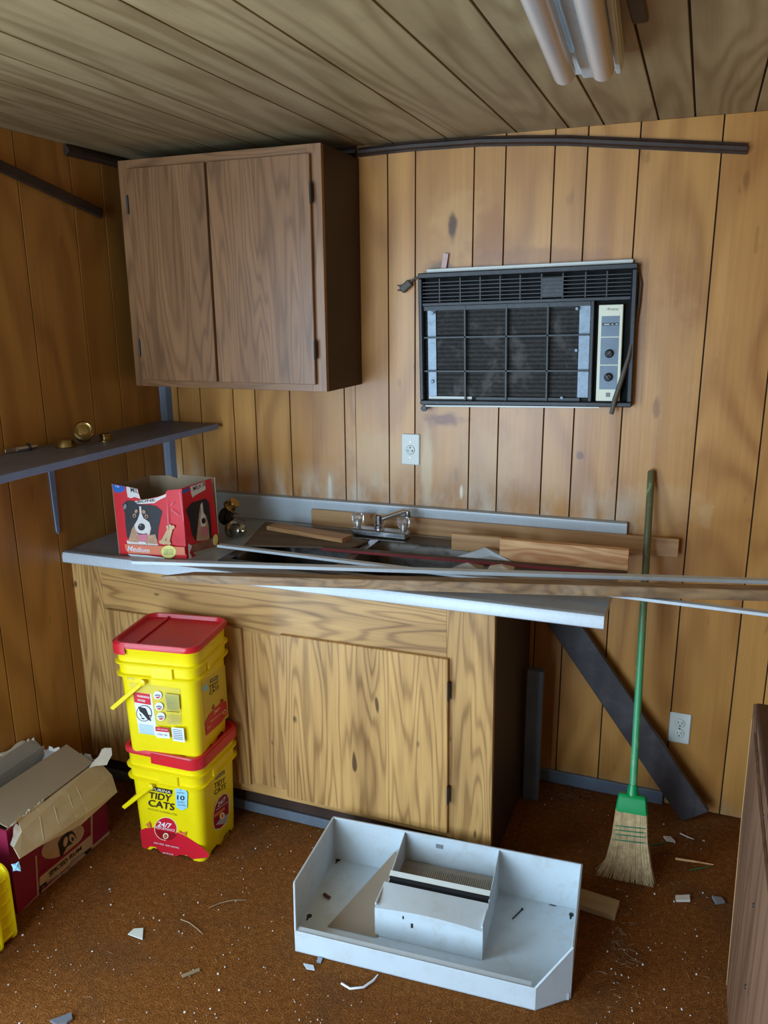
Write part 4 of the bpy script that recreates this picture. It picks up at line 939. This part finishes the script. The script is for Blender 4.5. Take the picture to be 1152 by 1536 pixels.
# far flap standing up along the wall
k1 = at(38, 1112, 0, .012)
MB().prism([(cx0_+.001, cy0_, chh), (cx0_+.001, cy1_-.01, chh), (.012, -.875, chh+.035), (.010, -.915, chh+.05), (.010, cy0_, chh+.05)], (-.004, 0, 0)).build('flap', m_greycard, RC)
MB().prism([(cx0_+.02, cy1_-.004, chh-.01), (cx1_-.02, cy1_-.004, chh-.01), (cx1_-.05, cy1_-.075, chh-.06), (cx0_+.03, cy1_-.075, chh-.06)], (0, .003, .003)).build('flap', m_greycard, RC)
def torn(cs, mat, name='torn_edge', seed=1):
    rnd = random.Random(seed)
    for c, r in cs:
        mb = MB(); pts_ = []; c = Vector(c); nrm = (CAM-c).normalized(); u = nrm.cross(Vector((0, 0, 1))).normalized(); v = u.cross(nrm)
        kk = 9
        ring = [c+(u*math.cos(a)+v*math.sin(a))*r*rnd.uniform(.55, 1.25) for a in [i*2*math.pi/kk for i in range(kk)]]
        tip = c+nrm*r*.25
        for i in range(kk): mb.face((ring[i], ring[(i+1) % kk], tip+u*rnd.uniform(-.2, .2)*r))
        for i in range(kk): mb.face((ring[(i+1) % kk], ring[i], c-nrm*r*.15))
        mb.build(name, mat, RC)
def ragged(a, b, d, h, mat, seed, n=16, th=.003):
    """torn paper fringe: jagged strip from a to b standing h along d"""
    rnd = random.Random(seed); a = Vector(a); b = Vector(b); d = Vector(d).normalized(); nn = (b-a).cross(d).normalized()*th
    low = [a.lerp(b, k/n)-d*.004 for k in range(n+1)]
    top = [a.lerp(b, min(1, max(0, (k+rnd.uniform(-.4, .4))/n)))+d*h*rnd.uniform(.05, 1)+nn*rnd.uniform(-1.2, 1.2) for k in range(n+1)]
    mb = MB(); mb.grid([[p_-nn*.5 for p_ in low], top, [p_+nn*.5 for p_ in low]]); return mb.build('torn_edge', mat, RC)
def curl(base_a, base_b, d1, d2, mat):
    """curled torn tongue of paper growing from an edge"""
    a = Vector(base_a); b = Vector(base_b); d1 = Vector(d1); d2 = Vector(d2); rows = []
    for k, (f, wob) in enumerate(((0, 0), (.35, .1), (.7, -.12), (1, .05))):
        c = d1*f+d2*(f*f); m_ = (a+b)/2; sh_ = 1-.45*f*f
        rows.append([m_+(a-m_)*(sh_+wob)+c, m_+(a-m_)*.3+c+d2*.12, m_+(b-m_)*(sh_-wob)+c])
    mb = MB(); mb.grid(rows); mb.grid([[p_+Vector((.0012, -.0012, -.0012)) for p_ in r_] for r_ in rows]); mb.build('torn_tongue', mat, RC)
ragged((.010, cy0_, chh+.049), (.010, -.915, chh+.049), (0, 0, 1), .012, m_torn, 3, 18)
ragged((.010, -.915, chh+.048), (.012, -.875, chh+.033), (0, .2, 1), .012, m_torn, 4, 6)
ragged((.05, cy1_-.004, chh-.011), (cx1_-.01, cy1_-.004, chh-.011), (0, .1, 1), .022, m_torn, 5, 16)
ragged(fl0+Vector((-.004, .10, .003)), fl0+Vector((-.002, -.045, 0)), (.3, 0, 1), .016, m_torn, 6, 18)
curl(fl1+Vector((.002, -.045, .0)), fl1+Vector((.03, .004, -.012)), (.012, .03, .02), (-.006, .012, .022), m_torn)
curl(fl0+Vector((.0, -.01, 0)), fl0+Vector((.035, .005, -.03)), (.012, -.035, -.008), (.004, -.016, -.016), m_torn)
torn([(e0+Vector((.004, -.018, -.012)), .014)], m_blueprint, 'torn_label', 8)
# carton print
T = Print((cx1_, -1, .1), (1, 0, 0), .0005, lambda a, b: (a/6.4, 1220+b/6.4))
m_tanp = plain('tan_print', srgb(184, 152, 128), .6, var=.1, vscale=20)
T.poly([(178, 975), (350, 800), (1048, 205), (1050, 165), (880, 318), (365, 775), (190, 958)], m_tanp)
T.poly([(336, 415), (352, 400), (372, 770), (358, 785)], m_tanp); T.poly([(868, 0), (885, 0), (888, 325), (872, 335)], m_tanp)
T.poly([(378, 610), (868, 205), (872, 330), (375, 735)], m_tanp)
T.ell(600, 270, 240, 110, m_tanp, -.62)
T.poly([(550, 290), (580, 230), (640, 180), (690, 165), (720, 200), (728, 240), (690, 290), (640, 320), (600, 400), (575, 410), (565, 350)], m_ink)
T.ell(690, 240, 30, 44, m_tanp, -.3); T.ell(625, 270, 20, 50, m_tanp, .2); T.ell(692, 246, 12, 20, m_ink, -.3)
T.poly([(368, 590), (868, 180), (868, 205), (368, 620)], m_maroon)
T.text('SPICED RUM', (462, 565), (775, 310), (778, 345), (470, 610), m_ink, 0, .02)
T.poly([(375, 730), (375, 700), (440, 650), (445, 690), (435, 712), (430, 680), (395, 712), (390, 760), (372, 775)], m_ink)
T.poly([(870, 320), (872, 345), (850, 360), (840, 385), (805, 390), (800, 372), (845, 340)], m_ink)
T.poly([(445, 655), (560, 575), (600, 572), (640, 545), (690, 440), (800, 370), (800, 380), (700, 455), (650, 550), (605, 582), (560, 588), (445, 668)], m_grey)
T.build('side_print', RC)

# ================================================================ WHITE METAL ORGANISER
Wn, D1, C1, C2, HA, HL, C1B, D2 = .781, .316, .034, .077, .158, .069, .084, .329
wo = thing('metal_organiser', 'white enamelled metal wall organiser with roll cutter lying on the carpet', 'organiser', (1.047, -.692, .0008), (0, 0, .07))
th = .0025
def wall(name, a, b, h0, h1, z0=0., out=None, hem=True, mat=None):
    """sheet wall from a to b (local xy), top heights h0 -> h1, thickness inward"""
    a = Vector((*a, 0)); b = Vector((*b, 0)); d = (b-a).normalized(); n_ = Vector((-d.y, d.x, 0))*th
    mb = MB().prism([a+Vector((0, 0, z0)), b+Vector((0, 0, z0)), b+Vector((0, 0, h1)), a+Vector((0, 0, h0))], n_)
    if hem: mb.board(a+n_*1.1+Vector((0, 0, h0-.004)), b+n_*1.1+Vector((0, 0, h1-.004)), .006, .008, (0, 0, 1), .0015)
    return mb.build(name, mat or m_white, wo, world=False)
F0, F1, FL, FR_, AL_, AR_ = (0, 0), (Wn, 0), (C1, -D1-C2), (Wn-C1B, -D1-C2), (0, -D1), (Wn, -D2)
MB().prism([(*F1, 0), (*F0, 0), (*AL_, 0), (*FL, 0), (*FR_, 0), (*AR_, 0)], (0, 0, .002)).build('back_plate', m_white, wo, world=False)
wall('far_wall', F1, F0, HA, HA); wall('end_wall', F0, AL_, HA, HA); wall('corner_wall', AL_, FL, HA, HL); wall('front_lip', FL, FR_, HL, HL); wall('corner_wall', FR_, AR_, HL, HA); wall('end_wall', AR_, F1, HA, HA)
MB().box((C1+.002, -D1-C2+.002, HL-.004), (Wn-C1B-.012, -D1-C2+.020, HL-.001), .0008).build('lip_return', m_white, wo, world=False)
XA, XB_ = .242, .537
for x in (XA, XB_):
    MB().prism([(x-.001, -.003, .002), (x-.001, -.003, .156), (x-.001, -.165, .118), (x-.001, -.185, .108), (x-.001, -.272, .098), (x-.001, -.272, .002)], (.002, 0, 0)).build('divider', m_white, wo, world=False)
t = MB()
ft = [(XA-.012, -.276, .004)] + [(XA-.012+(XB_-XA+.014)*k/12, -.276, .096+.010*math.sin(math.pi*k/12)) for k in range(13)] + [(XB_+.002, -.276, .004)]
dr = t.prism(ft, (0, .003, 0)).build('dispenser_front', m_white, wo, world=False)
rows = [[(XA-.012+(XB_-XA+.014)*k/12, -.275+f*.09, (.096+.010*math.sin(math.pi*k/12))*(1-f)+.112*f) for k in range(13)] for f in (0, .5, 1)]
mb = MB().grid(rows); mb.grid([[(p_[0], p_[1], p_[2]-.002) for p_ in r_] for r_ in rows]); mb.build('dispenser_lid', m_white, wo, world=False, smooth=40)
for x in (XA-.010, XB_-.001): MB().box((x-.003, -.272, .100), (x+.003, -.20, .109), .002, Matrix.Identity(4)).build('lid_edge', m_white, wo, world=False)
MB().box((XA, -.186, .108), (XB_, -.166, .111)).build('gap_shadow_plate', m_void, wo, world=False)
MB().board((XA-.002, -.160, .1225), (XB_+.001, -.160, .1225), .020, .004, (0, -.45, 1), .001).build('cutter_blade', m_whiteplate, wo, world=False)
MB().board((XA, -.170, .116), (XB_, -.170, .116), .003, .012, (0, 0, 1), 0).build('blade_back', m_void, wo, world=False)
rp = MB().box((XA+.002, -.155, .058), (XB_-.002, -.012, .060)).build('ribbed_plate', m_greycard if False else plain('dusty_ribbed_metal', srgb(150, 136, 116), .5, .2, var=.15, vscale=30), wo, world=False)
mb = MB()
for k in range(44):
    x = XA+.012+k*(XB_-XA-.024)/43; mb.box((x-.0016, -.15, .060), (x+.0016, -.035, .0625))
o = mb.build('ribs', MATS['dusty_ribbed_metal'], rp, world=False); o['kind'] = 'stuff'
# flaring side sheet of the dispenser
MB().prism([(.088, -.285, .003), (.236, -.285, .004), (.2405, -.02, .085), (.212, -.018, .085)], (.0015, .0, .0015)).build('side_sheet', plain('tan_enamel', srgb(150, 134, 116), .35, var=.06), wo, world=False)
def spot(x, y, rx, ry, mat=None, z=.0024, name='keyhole'):
    MB().face([(x+rx*math.cos(a), y+ry*math.sin(a), z) for a in [k*2*math.pi/14 for k in range(14)]], mat or m_ink).build(name, None, wo, world=False)
IW = WM[wo.name].inverted()
for px, py, rx, ry in ((507, 1290, .008, .008), (464, 1374, .008, .009), (857, 1372, .007, .009)):
    v = IW @ at(px, py, 2, .003); spot(v.x, v.y, rx, ry); spot(v.x-.001, v.y-.012, .003, .008)
for px, py in ((535, 1290), (829, 1358)):
    v = IW @ at(px, py, 2, .003); spot(v.x, v.y, .012, .0025, name='slot')
v = IW @ at(658, 1269, 1, -.68)
MB().box((v.x-.011, -.0042, .118), (v.x+.011, -.0034, .132), 0, None, m_grey).build('square_hole', None, wo, world=False)
for px, py, r in ((604, 1378, .003), (617, 1391, .0045)):
    v = IW @ at(px, py, 1, -.95); MB().box((v.x-r*.7, -.2768, v.z-r*1.6), (v.x+r*.7, -.2762, v.z+r*1.6), 0, None, m_ink).build('screw_hole', None, wo, world=False)
MB().prism([(Wn-.004, -D2+.002, .0), (Wn-.004, -D2-.006, .0), (Wn-.045, -D2-.020, .0)], (0, 0, .020)).build('corner_tab', m_white, wo, world=False)
def on_floor_bit(px, py, z=0.): return at(px, py, 2, z)
q = at(490, 1345, 2, .004)
single(MB().board(q+Vector((-.012, .004, .004)), q+Vector((.014, -.006, .004)), .010, .007, (0, 0, 1), .002), 'rusty_clip', plain('rust', srgb(96, 56, 34), .7), 'small rusty metal clip inside the white organiser', 'clip', q)
a, b = at(769, 1378, 2, .005), at(783, 1364, 2, .005)
single(MB().tube([a, b], .0022, 6).tube([b, b+(b-a)*.04], .004, 8), 'nail', m_dark, 'loose nail lying inside the white organiser', 'nail', a)

# ================================================================ BROOM
tip = at(977, 706, 1, -.016); base = at(938, 1322, 2, 0.0); base = Vector((1.948, -.465, 0))
ax = (tip-base).normalized(); Lb = (tip-base).length
br = thing('straw_broom', 'straw broom with green handle leaning against the panelled wall', 'broom', base)
side = ax.cross(Vector((0, 1, 0))).normalized()
side = (Vector((1, 0, 0))-ax*ax.x).normalized(); dep = ax.cross(side).normalized()
P_ = lambda s_, u=0., w=0.: base+ax*s_+side*u+dep*w
MB().tube([P_(.29), P_(.5), P_(Lb*.8), P_(Lb-.004), P_(Lb)], [.0115, .0115, .0115, .0115, .009], 14).build('handle', m_handle, br, smooth=50)
s0, s1 = .212, .268
t = MB(); sec = []
for s_, hu, hw in ((s0, .047, .019), (s0+.004, .048, .020), (s1-.012, .043, .019), (s1-.002, .040, .017), (s1, .037, .015)):
    sec.append([P_(s_, u*hu, w*hw) for u, w in ((-1, -.7), (-.9, -1), (.9, -1), (1, -.7), (1, .7), (.9, 1), (-.9, 1), (-1, .7))])
t.grid(sec, close=True); t.face(sec[0]); t.face(sec[-1]); t.tube([P_(s1-.004), P_(s1+.028)], [.019, .0145], 14); t.build('cap', m_green, br, smooth=35)
rnd = random.Random(4); t = MB(); sec = []
for s_, hu, hw in ((s0+.004, .046, .017), (.14, .052, .018), (.07, .068, .017), (.02, .076, .013)):
    sec.append([P_(s_, u*hu*.9, w*hw*.7) for u, w in ((-1, 0), (-.8, -1), (.8, -1), (1, 0), (.8, 1), (-.8, 1))])
t.grid(sec, close=True); t.face(sec[-1]); t.face(sec[0]); t.build('straw_core', m_straw, br)
t = MB()
for k in range(420):
    u = rnd.uniform(-1, 1); w = rnd.choice((-1, -1, -1, 1))*rnd.uniform(.75, 1.0); e_ = rnd.uniform(-.004, .022)
    a = P_(s0+.006, u*.046, w*.017); b = P_(.13, u*.054, w*.0185); c = P_(.06, u*.068, w*.018); d_ = P_(max(e_, .004), u*.083+rnd.uniform(-.01, .01)-.008, w*.015+rnd.uniform(-.004, .004))
    for q_ in (d_,): q_.z = max(q_.z, .002)
    t.tube([a, b, c, d_], [.0014, .0013, .0012, .0006], 4)
o = t.build('bristles', m_straw, br); o['kind'] = 'stuff'
m_thread = plain('green_thread', srgb(20, 110, 70), .6)
for s_, hu in ((.171, .051), (.158, .0525), (.145, .054), (.128, .0565)):
    lp = [(-1, 0), (-.9, -.85), (-.4, -1.02), (0, -.96), (.4, -1.02), (.9, -.85), (1, 0), (.9, .85), (0, 1), (-.9, .85), (-1, 0)]
    MB().tube([P_(s_+.004*(u), u*hu, w*.0205) for u, w in lp], .0016, 6).build('stitching', m_thread, br)

# ================================================================ BOARDS BY THE BACK WALL
a = Vector((1.575, -.030, .76)); b = at(1042, 1233, 1, -.075); b = Vector((b.x, -.075, max(b.z, .028)))
t = MB().board(a, b, .022, .104, (0, 0, 1), .002); single(t, 'slanted_board', m_darkwood, 'dark slate painted board slanting against the wall under the counter', 'board', b)
single(MB().box((1.552, -.150, .001), (1.607, -.118, .515), .002, Matrix.Translation((1.58, -.13, 0)) @ Matrix.Rotation(R(1.0), 4, 'X') @ Matrix.Translation((-1.58, .13, 0))), 'short_post', m_bluegrey, 'short slate grey post standing beside the base cabinet', 'post', (1.58, -.134, 0))
q = [at(x, y, 2, .02) for x, y in ((800, 1325), (926, 1341), (926, 1362), (800, 1350))]
p0 = Vector((1.78, -.60, .0105)); p1 = Vector((1.931, -.615, .0105))
single(MB().board(p0, p1, .070, .019, (0, 0, 1), .001), 'wood_block', m_pale, 'flat pale wood block on the carpet behind the white organiser', 'wood block', p0)

# ================================================================ DESK AT THE RIGHT
dk = thing('wooden_desk', 'worn brown wooden desk with scuffed side panel and dark top', 'desk', (2.55, -1.2, 0))
dx0, dx1, dy0, dy1, dz = 2.226, 2.86, -1.75, -.620, .745
MB().box((dx0+.006, dy0-.02, dz-.024), (dx1, dy1, dz), .003).build('desk_top', m_desktop, dk)
MB().prism([(dx0, dy1+.0, dz-.004), (dx0, -.662, .40), (dx0, -.772, .001), (dx0, dy0, .001), (dx0, dy0, dz-.09), (dx0, -.95, dz-.075), (dx0, -.70, dz-.045)], (.006, 0, 0)).build('side_panel', m_desk, dk)
MB().prism([(dx0+.007, dy1, dz-.025), (dx0+.007, -.65, dz-.06), (dx0+.007, dy0, dz-.11), (dx0+.007, dy0, dz-.025)], (.012, 0, 0)).build('apron', m_desk, dk)
MB().prism([(dx0-.0008, dy1+.0005, dz-.045), (dx0-.0008, -.659, .40), (dx0-.0008, -.772, .002), (dx0-.0008, -.778, .002), (dx0-.0008, -.665, .40), (dx0-.0008, dy1-.006, dz-.045)], (.009, 0, 0)).build('raw_edge', m_rawedge, dk)
MB().box((dx0+.02, -.79, .001), (dx1-.02, -.775, dz-.026)).build('back_panel', m_desktop, dk)
MB().box((dx1-.018, dy0, .001), (dx1, -.80, dz-.026)).build('side_panel', m_desk, dk)
MB().box((dx0+.02, dy0+.01, .05), (dx1-.02, dy0+.03, dz-.026)).build('front_panel', m_desk, dk)
for px, py in ((1146, 1225), (1131, 1358), (1119, 1480)):
    v = at(px, py, 0, dx0); MB().lathe([(.0055, 0), (.0045, .002), (.001, .0026)], Matrix.Translation((dx0-.0002, v.y, v.z)) @ Matrix.Rotation(R(-90), 4, 'Y'), 10).build('screw', m_ink, dk)

# ================================================================ LITTER ON THE CARPET
m_debris_w = plain('white_crumb', srgb(214, 206, 194), .9); m_twig = plain('dry_twig', srgb(150, 124, 92), .9, var=.3, vscale=40); m_foil = plain('foil', srgb(150, 156, 168), .35, .6)
rnd = random.Random(11)
def curve_bit(px_list, r, name, mat, label, cat, group=None, z=.004):
    pts_ = [at(x, y, 2, z+.002*rnd.random()) for x, y in px_list]; single(MB().tube(pts_, [r]*(len(pts_)-1)+[r*.5], 5), name, mat, label, cat, pts_[0], group, smooth=60)
def flat_bit(poly, name, mat, label, cat, th=.003, group=None):
    pts_ = [at(x, y, 2, .002) for x, y in poly]; single(MB().prism(pts_, (0, 0, th)), name, mat, label, cat, pts_[0], group)
flat_bit([(192, 1402), (201, 1394), (215, 1393), (214, 1410)], 'plaster_shard', m_whiteplate, 'pale grey tile shard on the carpet in front of the buckets', 'shard')
flat_bit([(75, 1533), (92, 1527), (107, 1521), (109, 1530), (100, 1536), (84, 1538)], 'foil_scrap', m_foil, 'crumpled silver foil scrap on the open carpet', 'foil', .006)
flat_bit([(272, 1463), (299, 1453), (300, 1457), (274, 1467)], 'wood_sliver', m_twig, 'flat brown wood sliver on the open carpet', 'sliver')
flat_bit([(455, 1446), (470, 1449), (472, 1456), (460, 1454)], 'plastic_shard', m_white, 'white plastic shard by the front lip of the organiser', 'shard')
flat_bit([(477, 1436), (484, 1438), (481, 1446), (475, 1444)], 'metal_chip', m_foil, 'small grey metal chip by the front lip of the organiser', 'chip')
flat_bit([(1013, 1346), (1034, 1345), (1035, 1353), (1014, 1353)], 'cork_piece', m_torn, 'small cream block lying between the broom and the desk', 'block', .008)
flat_bit([(1068, 1347), (1082, 1349), (1087, 1355), (1074, 1357)], 'stone_chip', m_grey, 'grey stone chip on the carpet close to the desk', 'stone', .008)
curve_bit([(512, 1475), (525, 1483), (545, 1481), (560, 1471), (567, 1462)], .0032, 'curled_string', m_paper, 'short curled white cord in front of the organiser', 'cord')
curve_bit([(271, 1379), (284, 1384), (296, 1393), (304, 1401)], .0018, 'curved_twig', m_twig, 'thin curved twig on the carpet beside the tile shard', 'twig')
curve_bit([(314, 1361), (332, 1354), (350, 1350), (369, 1350)], .0016, 'grass_stem', m_twig, 'long pale grass stem on the carpet between the buckets and organiser', 'twig')
curve_bit([(1013, 1288), (1040, 1292), (1070, 1297)], .0042, 'wood_splinter', m_pine, 'pale pointed wood splinter on the carpet right of the broom', 'splinter')
curve_bit([(1035, 1305), (1052, 1302), (1066, 1299)], .002, 'green_wire', m_thread, 'thin green wire crossing the pale splinter', 'wire')
curve_bit([(976, 1268), (993, 1265), (1002, 1263)], .002, 'green_wire', m_thread, 'thin green wire beside the broom bristles', 'wire')
flat_bit([(995, 1256), (1006, 1257), (1013, 1264), (1000, 1262)], 'paper_curl', m_torn, 'little curled paper scrap at the end of a green wire', 'scrap', .006)
curve_bit([(1020, 1250), (1033, 1256), (1041, 1259)], .0022, 'straw_bit', m_torn, 'pale straw bit on the carpet below the slanted board', 'straw')
# scattered crumbs and fibres nobody could count
t = MB()
for k in range(620):
    if k < 380: px, py = rnd.uniform(0, 1152), rnd.uniform(1180, 1570)
    else: px, py = rnd.gauss(*rnd.choice(((60, 30), (330, 60), (930, 30), (1010, 60), (470, 50), (540, 90)))), rnd.gauss(*rnd.choice(((1400, 60), (1510, 40), (1450, 50), (1300, 50))))
    v = at(px, py, 2, .003)
    if not (.3 < v.x < 2.2 and -2.2 < v.y < -.05) or (v.y > -.56 and v.x < 1.56) or (.39 < v.x < .69 and -.93 < v.y < -.6) or (1.02 < v.x < 1.86 and -1.16 < v.y < -.62): continue
    s_ = rnd.choice((.0010, .0012, .0014, .0018, .0018, .0028)); b_ = bmesh.new(); bmesh.ops.create_icosphere(b_, subdivisions=1, radius=s_)
    for w in b_.verts: w.co *= rnd.uniform(.6, 1.3)
    t.merge(b_, Matrix.Translation((v.x, v.y, .003+s_*.3)))
o = t.build('carpet_crumbs', m_debris_w); tag(o, 'scattered white crumbs of plaster all over the carpet', 'crumbs', None, 'stuff')
t = MB()
for k in range(110):
    mode = rnd.random()
    if mode < .6: px, py = rnd.gauss(932, 16), rnd.gauss(1420, 34)
    elif mode < .75: px, py = rnd.uniform(80, 450), rnd.uniform(1300, 1530)
    else: px, py = rnd.uniform(860, 1080), rnd.uniform(1255, 1530)
    v = at(px, py, 2, .003)
    if (1.02 < v.x < 1.86 and -1.16 < v.y < -.62) or v.x > 2.2: continue
    a = rnd.uniform(0, 6.28); l_ = rnd.uniform(.01, .03); bnd = rnd.uniform(-1.2, 1.2)
    pts_ = [v]
    for i in range(3): a += bnd*.4; pts_.append(pts_[-1]+Vector((math.cos(a), math.sin(a), rnd.uniform(-.02, .06)))*l_/3)
    t.tube(pts_, [.0005, .0006, .0005, .0003], 4)
o = t.build('carpet_fibres', m_twig); tag(o, 'loose pale straw fibres scattered over the carpet', 'fibres', None, 'stuff')
t = MB()
for k in range(260):
    px, py = rnd.gauss(850, 40), rnd.gauss(1188, 10); v = at(px, py, 2, .004)
    if not (1.62 < v.x < 2.0 and -.22 < v.y < -.03): continue
    a = rnd.uniform(0, 6.28); t.tube([v, v+Vector((math.cos(a)*.012, math.sin(a)*.012, rnd.uniform(0, .008))), v+Vector((math.cos(a+.4)*.024, math.sin(a+.4)*.024, .001))], .0009, 4)
o = t.build('needle_litter', plain('brown_needles', srgb(110, 74, 44), .9, var=.3)); tag(o, 'small heap of brown dry needles by the grey baseboard', 'litter', None, 'stuff')
